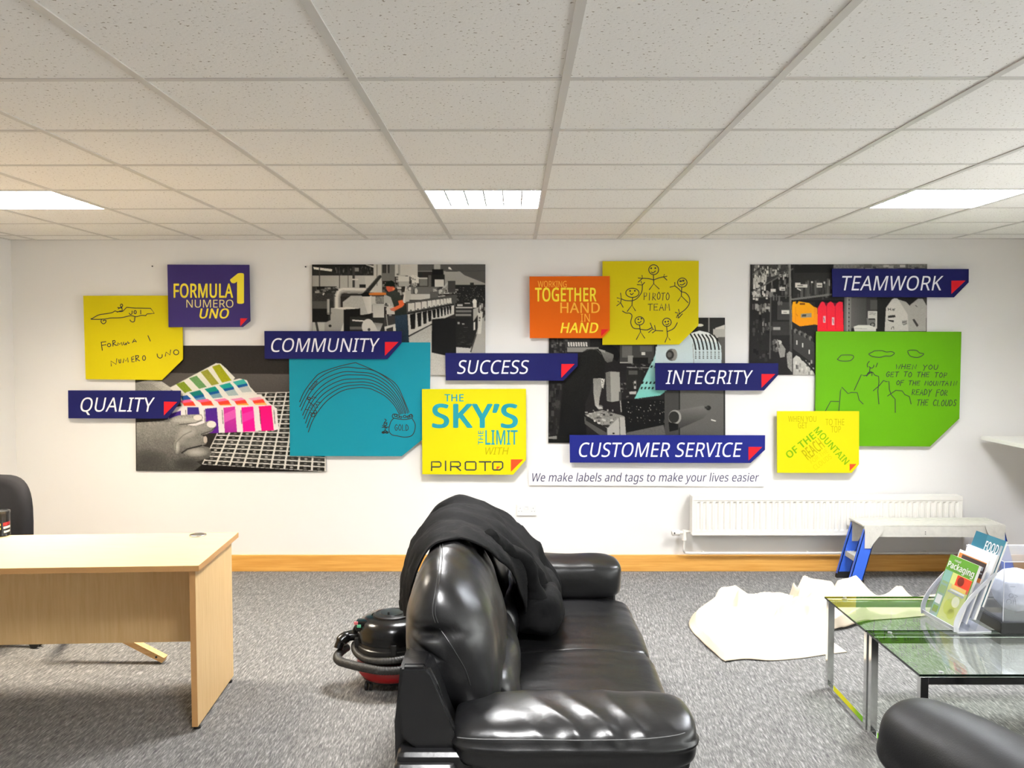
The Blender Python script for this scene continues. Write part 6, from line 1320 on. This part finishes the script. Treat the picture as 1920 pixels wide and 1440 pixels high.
# ------------------------------------------------------------------ cream dust sheet heaped on the carpet
m_cloth = mat('cream_cotton_sheet', (248, 226, 190), rough=.9, spec=.15, bump=.25, bscale=120, linear=(.66, .57, .445))
def G0(px, py, z=0.0):
    q = atZ(px, py, z); return Vector((q.x, q.y, 0))
left = [G0(1360, 1243), G0(1325, 1215), G0(1300, 1188), G0(1293, 1170), G0(1303, 1150), G0(1330, 1133, .03), G0(1344, 1116, .06)]
back = [left[-1], G0(1400, 1112, .08), G0(1440, 1108, .1), G0(1478, 1100, .13), G0(1530, 1104, .10), G0(1556, 1110, .07), G0(1600, 1100, .09), G0(1660, 1112, .06), G0(1745, 1120, .03), G0(1830, 1126, .02)]
right = [G0(1590, 1224), G0(1568, 1212), G0(1552, 1196), G0(1566, 1184), G0(1588, 1180), G0(1640, 1165), G0(1700, 1160), G0(1790, 1150), back[-1]]
frontc = [left[0], G0(1395, 1238), G0(1440, 1240), G0(1500, 1236), right[0]]
def even(P, n):
    P = smooth_path(P, 10); L = [0]
    for a, c in zip(P, P[1:]): L.append(L[-1] + (c - a).length)
    out = []; k = 0
    for i in range(n):
        t = L[-1] * i / (n - 1)
        while k < len(P) - 2 and L[k + 1] < t: k += 1
        f = (t - L[k]) / max(1e-9, L[k + 1] - L[k]); out.append(P[k].lerp(P[k + 1], min(1, max(0, f))))
    return out
NU, NV = 190, 130
Fc, Bc, Lc, Rc = even(frontc, NU), even(back, NU), even(left, NV), even(right, NV)
seg_px = [  # fold crests: pixel line at height, half-width, height
    ((1345, 1118), (1432, 1108), .055, .10), ((1432, 1108), (1480, 1098), .05, .12), ((1478, 1098), (1560, 1112), .06, .15), ((1478, 1100), (1500, 1122), .035, .13), ((1500, 1122), (1530, 1126), .04, .11),
    ((1385, 1120), (1385, 1135), .03, .09), ((1385, 1130), (1500, 1128), .035, .075), ((1460, 1156), (1505, 1134), .03, .10), ((1505, 1134), (1520, 1150), .03, .09), ((1523, 1128), (1555, 1120), .06, .11), ((1570, 1106), (1612, 1098), .06, .13), ((1612, 1098), (1690, 1114), .06, .09), ((1690, 1114), (1800, 1124), .05, .05),
    ((1545, 1130), (1560, 1180), .05, .07), ((1560, 1180), (1600, 1150), .04, .06), ((1310, 1160), (1345, 1135), .06, .06), ((1300, 1190), (1330, 1215), .06, .045), ((1350, 1155), (1385, 1150), .05, .05), ((1365, 1235), (1420, 1234), .035, .03), ((1580, 1170), (1620, 1150), .05, .07), ((1640, 1140), (1760, 1135), .05, .04)]
SEG = [(G0(*a, h * .8), G0(*c, h * .8), w, h) for a, c, w, h in seg_px]
def sheet_h(p, u, v):
    h = 0
    for a, c, w, hh in SEG:
        d = c - a; t = max(0, min(1, (p - a).dot(d) / d.length_squared)); r = (p - a - d * t).length / w
        if r < 3: h = max(h, hh * math.exp(-abs(r) ** 1.15) * 1.1)
    e = min(u, 1 - u, v * 1.0, (1 - v)) * 14
    n1 = .012 * (1 - 2 * abs(NZ(p, 5.5, 1.2))) + .010 * NZ(p, 11, 3.1)
    h = h + .024 + n1 * 1.6 * min(1, e * 1.2)
    return max(.004, h * min(1, .22 + e * 1.6))
b = BM(); VV = []
for j in range(NV):
    v = j / (NV - 1); row = []
    for i in range(NU):
        u = i / (NU - 1)
        p = Fc[i] * (1 - v) + Bc[i] * v + Lc[j] * (1 - u) + Rc[j] * u - (Fc[0] * (1 - u) * (1 - v) + Fc[-1] * u * (1 - v) + Bc[0] * (1 - u) * v + Bc[-1] * u * v)
        h = sheet_h(p, u, v)
        row.append(b.verts.new((p.x + .012 * NZ(p, 4, 8), p.y + .012 * NZ(p, 4, 2), h)))
    VV.append(row)
for j in range(NV - 1):
    for i in range(NU - 1): b.faces.new((VV[j][i], VV[j][i + 1], VV[j + 1][i + 1], VV[j + 1][i]))
bmesh.ops.recalc_face_normals(b, faces=b.faces[:])
if sum(f.normal.z for f in b.faces) < 0: bmesh.ops.reverse_faces(b, faces=b.faces[:])
bmesh.ops.solidify(b, geom=b.faces[:], thickness=.003)
sheet = obj('dust_sheet', b, m_cloth, None, smooth=True)
tag(sheet, 'crumpled cream dust sheet lying on the carpet beside the glass tables', 'dust sheet')

# ------------------------------------------------------------------ two glass coffee tables side by side
m_glass = glass_mat('table_glass', (.925, .96, .92)); m_gedge = mat('green_glass_edge', (16, 30, 22), rough=.1)
TT = .447
def coffee_table(y0, y1, label):
    x0, x1 = 1.497, 2.50
    t = thing('glass_coffee_table', label, 'table', ((x0 + x1) / 2, (y0 + y1) / 2, 0), 'glass coffee tables')
    b = BM(); g = .001
    box(b, x0 + g, x1 - g, y0 + g, y1 - g, TT - .009, TT); top = obj('glass_top', b, m_glass, t)
    b = BM(); e = .0012
    box(b, x0, x1, y0 - e + g, y0 + g, TT - .009, TT - .0003); box(b, x0, x1, y1 - g, y1 + e - g, TT - .009, TT - .0003); box(b, x0, x0 + e, y0 + .001, y1 - .001, TT - .009, TT - .0003); box(b, x1 - e, x1, y0 + .001, y1 - .001, TT - .009, TT - .0003)
    obj('glass_edge', b, m_gedge, top)
    w = .030; zt = TT - .013
    for xa in (x0 + .008, x1 - .008 - w):
        for ya in (y0 + .006, y1 - .006 - w):
            b = BM(); box(b, xa, xa + w, ya, ya + w, .0, zt, bev=.002); obj('leg', b, m_chrome, t)
        b = BM(); box(b, xa + .001, xa + w - .001, y0 + .0065 + w, y1 - .0065 - w, .0, .028, bev=.002); obj('floor_rail', b, m_chrome, t)
    for ya in (y0 + .006, y1 - .006 - w):
        b = BM(); box(b, x0 + .0085 + w, x1 - .0085 - w, ya + .001, ya + w - .001, zt - .030, zt - .0005, bev=.002); obj('top_rail', b, m_chrome, t)
    for xa in (x0 + .09, x1 - .085):
        for ya in (y0 + .021, y1 - .021):
            b = BM(); box(b, xa - .012, xa + .012, ya - .010, ya + .010, zt - .004, TT - .0092, bev=.001); tube(b, [(xa, ya, TT), (xa, ya, TT + .003)], .009, 14); obj('glass_clip', b, m_steel, t)
    return t
coffee_table(3.705, 4.205, 'far glass coffee table with chrome frame, beside the dust sheet')
coffee_table(3.205, 3.695, 'near glass coffee table with chrome frame, beside the armchair')

# ------------------------------------------------------------------ magazine stand
m_sil = mat('silver_painted_metal', (205, 206, 212), rough=.35, metal=.3); m_acr = glass_mat('clear_acrylic', (.95, .96, .99), haze=.04)
O = Vector((1.868, 3.665, TT)); e1 = Vector((-.075, .997, 0)).normalized(); e2 = Vector((.997, .075, 0)); ez = Vector((0, 0, 1))
L = lambda a, d, z: O + e1 * a + e2 * d + ez * z
stand = thing('magazine_stand', 'silver magazine stand with curved sides and clear pockets on the far glass table', 'magazine rack', L(.13, .07, 0))
WD = .262
b = BM(); prism(b, [L(0, 0, .0005), L(WD, 0, .0005), L(WD, .150, .0005), L(0, .150, .0005)], (0, 0, .005)); obj('base_plate', b, m_sil, stand)
b = BM(); prism(b, [L(0, -.002, .0055), L(WD, -.002, .0055), L(WD, -.012, .024), L(0, -.012, .024)], e2 * .004); obj('front_lip', b, m_sil, stand)
for a in (0.0, WD - .004):
    cc = smooth_path([(-.004, .006, 0), (-.004, .05, 0), (.026, .11, 0), (.078, .172, 0), (.135, .225, 0), (.165, .252, 0)], 8)
    b = BM(); A = []
    for i, q in enumerate(cc):
        t = (cc[min(i + 1, len(cc) - 1)] - cc[max(0, i - 1)]).normalized(); n = Vector((-t.y, t.x, 0)); k = i / (len(cc) - 1); h = .011 * (1 - .45 * k)
        A.append([b.verts.new(L(a + da, q.x + n.x * s * h, q.y + n.y * s * h)) for s, da in ((-1, 0), (1, 0), (1, .004), (-1, .004))])
    for r0_, r1_ in zip(A, A[1:]):
        for i in range(4): b.faces.new((r0_[i], r0_[(i + 1) % 4], r1_[(i + 1) % 4], r1_[i]))
    b.faces.new(A[0]); b.faces.new(list(reversed(A[-1])))
    autosmooth(obj('curved_side', b, m_sil, stand), 50)
SL = math.tan(math.radians(20))
for c_, za, zb in ((-.004, .018, .17), (.022, .0062, .21), (.0465, .0062, .25), (.080, .0062, .33)):
    b = BM(); prism(b, [L(.006, c_ + za * SL, za), L(WD - .006, c_ + za * SL, za), L(WD - .006, c_ + zb * SL, zb), L(.006, c_ + zb * SL, zb)], e2 * .002); obj('pocket', b, m_acr, stand)
for c0_, c1_, z_ in ((.0245, .046, .031), (.049, .0665, .052), (.0675, .0795, .107)):
    b = BM(); prism(b, [L(.01, c0_ + z_ * SL, z_), L(WD - .01, c0_ + z_ * SL, z_), L(WD - .01, c1_ + z_ * SL, z_), L(.01, c1_ + z_ * SL, z_)], (0, 0, .0015)); obj('pocket_floor', b, m_acr, stand)
# magazines: back cover to spine slabs leaning back
m_paper = mat('magazine_pages', (232, 230, 226), rough=.7)
def magazine(label, a0, d0, z0, w, h, th, cover, extra=None, tilt=20.0):
    t_ = math.radians(tilt); up = (e2 * math.sin(t_) + ez * math.cos(t_)); nrm = (-e2 * math.cos(t_) + ez * math.sin(t_))
    B = L(a0 + w, d0, z0)       # viewer sees the cover with its left side at the far end
    rt = -e1
    at = lambda x, y, o=0.0: B + rt * x + up * y + nrm * o
    b = BM(); prism(b, [at(0, 0), at(w, 0), at(w, h), at(0, h)], -nrm * th); o = obj('magazine', b, m_paper); tag(o, label, 'magazine', 'magazines in the stand')
    b = BM(); b.faces.new([b.verts.new(at(x, y, .0004)) for x, y in ((0, 0), (w, 0), (w, h), (0, h))]); obj('cover', b, cover, o)
    if extra: extra(o, at)
    return o
def quad(bm, at, x0, x1, y0, y1, o=.0008, mi=0):
    f = bm.faces.new([bm.verts.new(at(x, y, o)) for x, y in ((x0, y0), (x1, y0), (x1, y1), (x0, y1))]); f.material_index = mi
def title(o, at, body, x0, x1, y0, y1, m, bold=14, name='title'):
    V, F = text_polys(body, bold); a0, a1 = min(v[0] for v in V), max(v[0] for v in V); b = BM()
    vs = [b.verts.new(at(x0 + (x - a0) / (a1 - a0) * (x1 - x0), y0 + y / CAPH * (y1 - y0), .0012 + up)) for x, y, up in V]
    for f in F:
        try: b.faces.new([vs[i] for i in f])
        except ValueError: pass
    obj(name, b, m, o)
c_gr = mat('cover_green', (98, 158, 52), rough=.3); c_lg = mat('cover_pale_green', (205, 214, 130), rough=.3); c_tl = mat('cover_teal', (130, 175, 165), rough=.3); c_rd = mat('cover_red', (222, 62, 40), rough=.3); c_yw = mat('cover_yellow', (245, 200, 90), rough=.3)
c_wh = mat('cover_white', (240, 240, 242), rough=.3); c_pk = mat('cover_orange_photo', (214, 130, 62), rough=.3); c_dk = mat('cover_dark_photo', (64, 50, 50), rough=.3); c_dr = mat('cover_dark_red', (120, 22, 22), rough=.3); c_sea = mat('cover_sea_teal', (66, 128, 146), rough=.3); c_gy = mat('cover_grey', (168, 176, 184), rough=.3); c_mid = mat('cover_mid_green', (140, 180, 120), rough=.3)
def m1(o, at):
    b = BM(); quad(b, at, .062, .205, .006, .215, mi=0); quad(b, at, .004, .060, .0, .215, mi=1); quad(b, at, .100, .205, .150, .212, .0010, 2); quad(b, at, .085, .19, .148, .166, .0012, 3); quad(b, at, .085, .19, .138, .146, .0012, 5); quad(b, at, .070, .19, .128, .136, .0012, 6)
    quad(b, at, .01, .05, .06, .10, .0010, 5); quad(b, at, .01, .055, .110, .145, .0010, 4); quad(b, at, .01, .055, .155, .165, .0010, 4); quad(b, at, .01, .05, .02, .05, .0010, 7)
    obj('cover_print', b, [c_lg, c_tl, c_rd, c_yw, c_mid, c_wh, c_gy, c_gr], o)
    b = BM()
    for cx_, cy_, r, mi in ((.135, .19, .026, 0), (.12, .07, .045, 1), (.15, .10, .03, 2), (.145, .045, .03, 1)):
        k = [b.verts.new(at(cx_ + r * .9 * math.cos(6.2832 * i / 18), cy_ + r * .8 * math.sin(6.2832 * i / 18), .0014 + .0001 * mi)) for i in range(18)]; f = b.faces.new(k); f.material_index = mi
    obj('cover_picture', b, [c_dr, mat('cover_lime', (196, 208, 84), rough=.3), mat('cover_cream', (236, 236, 200), rough=.3)], o)
    title(o, at, 'Packaging', .008, .202, .228, .255, c_wh, 22); title(o, at, 'retail', .045, .09, .262, .272, c_wh, 8, 'small_title')
magazine('front magazine in the stand, green cover titled Packaging', .022, .006, .012, .212, .285, .012, c_gr, m1)
def m2(o, at):
    b = BM(); quad(b, at, .006, .206, .18, .272, mi=0); quad(b, at, .03, .206, .20, .268, .0010, 1); quad(b, at, .02, .06, .19, .25, .0012, 2); quad(b, at, .175, .196, .232, .25, .0014, 3); quad(b, at, .11, .2, .218, .224, .0014, 3); obj('cover_print', b, [c_pk, c_dk, c_wh, c_gy], o)
magazine('magazine with white-bordered orange and dark photo cover, second from the front', .018, .046, .034, .212, .285, .006, c_wh, m2)
magazine('plain white magazine in the stand, third from the front', .008, .075, .055, .212, .29, .010, c_wh)
def m4(o, at):
    b = BM(); quad(b, at, .0, .085, .0, .295, mi=0); quad(b, at, .085, .205, .215, .222, .0012, 1); quad(b, at, .188, .205, .225, .270, .0012, 1); quad(b, at, .02, .2, .12, .2, .0012, 2); obj('cover_print', b, [mat('cover_deep_teal', (50, 110, 130), rough=.3), c_gy, c_dk], o)
    title(o, at, 'FOOD', .092, .184, .228, .268, c_wh, 18)
magazine('tallest magazine at the back of the stand, teal cover titled FOOD',   .004, .108, .110, .212, .295, .008, c_sea, m4)

# ------------------------------------------------------------------ white ball in an acrylic display case
bx0, by0 = 2.062, 3.672; BW = .31
case = thing('display_case', 'clear acrylic display case on a black plinth at the right edge', 'display case', (bx0 + BW / 2, by0 + BW / 2, TT))
m_plinth = mat('matt_black_plinth', (16, 16, 17), rough=.4)
b = BM(); box(b, bx0 - .016, bx0 + BW + .016, by0 - .016, by0 + BW + .016, TT + .0006, TT + .048, bev=.002); obj('plinth', b, m_plinth, case)
zt0, zt1 = TT + .0485, TT + .300
wth = .003
for nm, ex in (('pane', (bx0, bx0 + BW, by0, by0 + wth, zt0, zt1)), ('pane', (bx0, bx0 + BW, by0 + BW - wth, by0 + BW, zt0, zt1)), ('pane', (bx0, bx0 + wth, by0 + wth + .0002, by0 + BW - wth - .0002, zt0, zt1)), ('pane', (bx0 + BW - wth, bx0 + BW, by0 + wth + .0002, by0 + BW - wth - .0002, zt0, zt1)), ('pane', (bx0, bx0 + BW, by0, by0 + BW, zt1 + .0002, zt1 + wth))):
    b = BM(); box(b, *ex); obj(nm, b, m_acr, case)
m_aedge = mat('frosted_acrylic_edge', (232, 232, 236), rough=.3)
b = BM()
for xx, yy in ((bx0, by0), (bx0 + BW, by0), (bx0, by0 + BW), (bx0 + BW, by0 + BW)): tube(b, [(xx, yy, zt0), (xx, yy, zt1 + .003)], .0017, 6)
for A_, B_ in (((bx0, by0), (bx0 + BW, by0)), ((bx0, by0 + BW), (bx0 + BW, by0 + BW)), ((bx0, by0), (bx0, by0 + BW)), ((bx0 + BW, by0), (bx0 + BW, by0 + BW))): tube(b, [(*A_, zt1 + .003), (*B_, zt1 + .003)], .0017, 6)
obj('pane_edges', b, m_aedge, case)
ball_c = Vector((bx0 + .132, by0 + .14, zt0 + .1)); br = .100
b = BM(); bmesh.ops.create_icosphere(b, subdivisions=2, radius=br)
for v in b.verts:
    v.co = v.co * (1 + .035 * NZ(v.co, 14, 3)); v.co.z *= .98
b2 = BM(); me = bpy.data.meshes.new('tmp'); 
bmesh.ops.bevel(b, geom=b.edges[:], offset=.003, segments=1, affect='EDGES')
lo = min(v.co.z for v in b.verts)
for v in b.verts: v.co += Vector((ball_c.x, ball_c.y, zt0 - lo + .0003))
ball = obj('ball', b, mat('white_leather_panels', (240, 240, 242), rough=.5), None); b2.free(); bpy.data.meshes.remove(me)
tag(ball, 'white faceted ball inside the clear display case', 'ball')
T = tree_of(ball); m_mark = mat('pale_grey_print', (170, 172, 178), rough=.5)
b = BM()
for st in (ell(1896, 1117, 4, 4) + [(1900, 1117)], [(1902, 1115), (1908, 1118), (1902, 1121)], ell(1892, 1128, 4.5, 4.5) + [(1896.5, 1128)], [(1900, 1124), (1900, 1133)], [(1900, 1128), (1906, 1127)], [(1903, 1122), (1905, 1134)], [(1894, 1100), (1904, 1100)]):
    q = drape_line(T, st, 3, .0004)
    if len(q) > 2: tube(b, q, .0011, 5)
obj('signature_print', b, m_mark, ball)

m_mleather = mat('matt_black_leather', (22, 22, 23), rough=.52, spec=.4, bump=.15, bscale=240)
# ------------------------------------------------------------------ armchair at the lower right
f_ = Vector((-.30, .954, 0)).normalized(); r_ = Vector((f_.y, -f_.x, 0)); AO = Vector((1.165, 2.585, 0))
AM = Matrix(((r_.x, f_.x, 0, AO.x), (r_.y, f_.y, 0, AO.y), (0, 0, 1, 0), (0, 0, 0, 1)))   # x across to the right, y forwards
ac = thing('armchair', 'black leather armchair cut off at the lower right corner, its arm nearest the glass tables', 'armchair', AM @ Vector((.35, -.45, 0)))
def put(bm): 
    for v in bm.verts: v.co = AM @ v.co
    return bm
def ac_arm(x0, x1):
    bb = BM(); box(bb, x0 + .03, x1 - .02, -.86, -.035, .05, .50, bev=.03, seg=3); put(bb); autosmooth(obj('arm_panel', bb, m_mleather, ac))
    w = (x1 - x0) / 2; xc = (x0 + x1) / 2
    pr = [(xc - w, .50), (xc - w * .9, .44), (xc + w * .9, .46), (xc + w, .52), (xc + w * .9, .59), (xc + w * .4, .636), (xc - w * .3, .64), (xc - w * .85, .59)]
    bb = BM(); puff(bb, pr, -.88, .01, p=4.5, n=60, k=7, wob=lambda c: .008 * NZ(c, 5, x0)); put(bb); obj('armrest', bb, m_mleather, ac, smooth=True)
ac_arm(-.14, .145); ac_arm(.72, 1.03)
b = BM(); box(b, .15, .74, -.84, -.08, .05, .30, bev=.03, seg=3); put(b); autosmooth(obj('base', b, m_mleather, ac))
b = BM(); puff(b, [(.155, .30), (.735, .30), (.745, .37), (.72, .44), (.445, .455), (.17, .44), (.145, .37)], -.70, -.06, p=9, n=40, k=7, wob=lambda c: .008 * NZ(c, 4, 6)); put(b); obj('seat_cushion', b, m_mleather, ac, smooth=True)
b = BM(); puff(b, [(.13, .40), (.76, .40), (.80, .65), (.74, .90), (.445, .96), (.15, .90), (.09, .65)], -.95, -.68, p=3, n=36, k=7, wob=lambda c: .012 * NZ(c, 5, 8)); put(b); obj('back_cushion', b, m_mleather, ac, smooth=True)
b = BM(); box(b, .02, .87, -.97, -.80, .05, .75, bev=.04, seg=3); put(b); autosmooth(obj('back_frame', b, m_mleather, ac))
for xx in (-.06, .95):
    for yy in (-.12, -.78):
        b = BM(); box(b, xx - .025, xx + .025, yy - .025, yy + .025, 0, .055, bev=.005); put(b); obj('foot', b, m_blackplastic, ac)
bpy.context.view_layer.update()
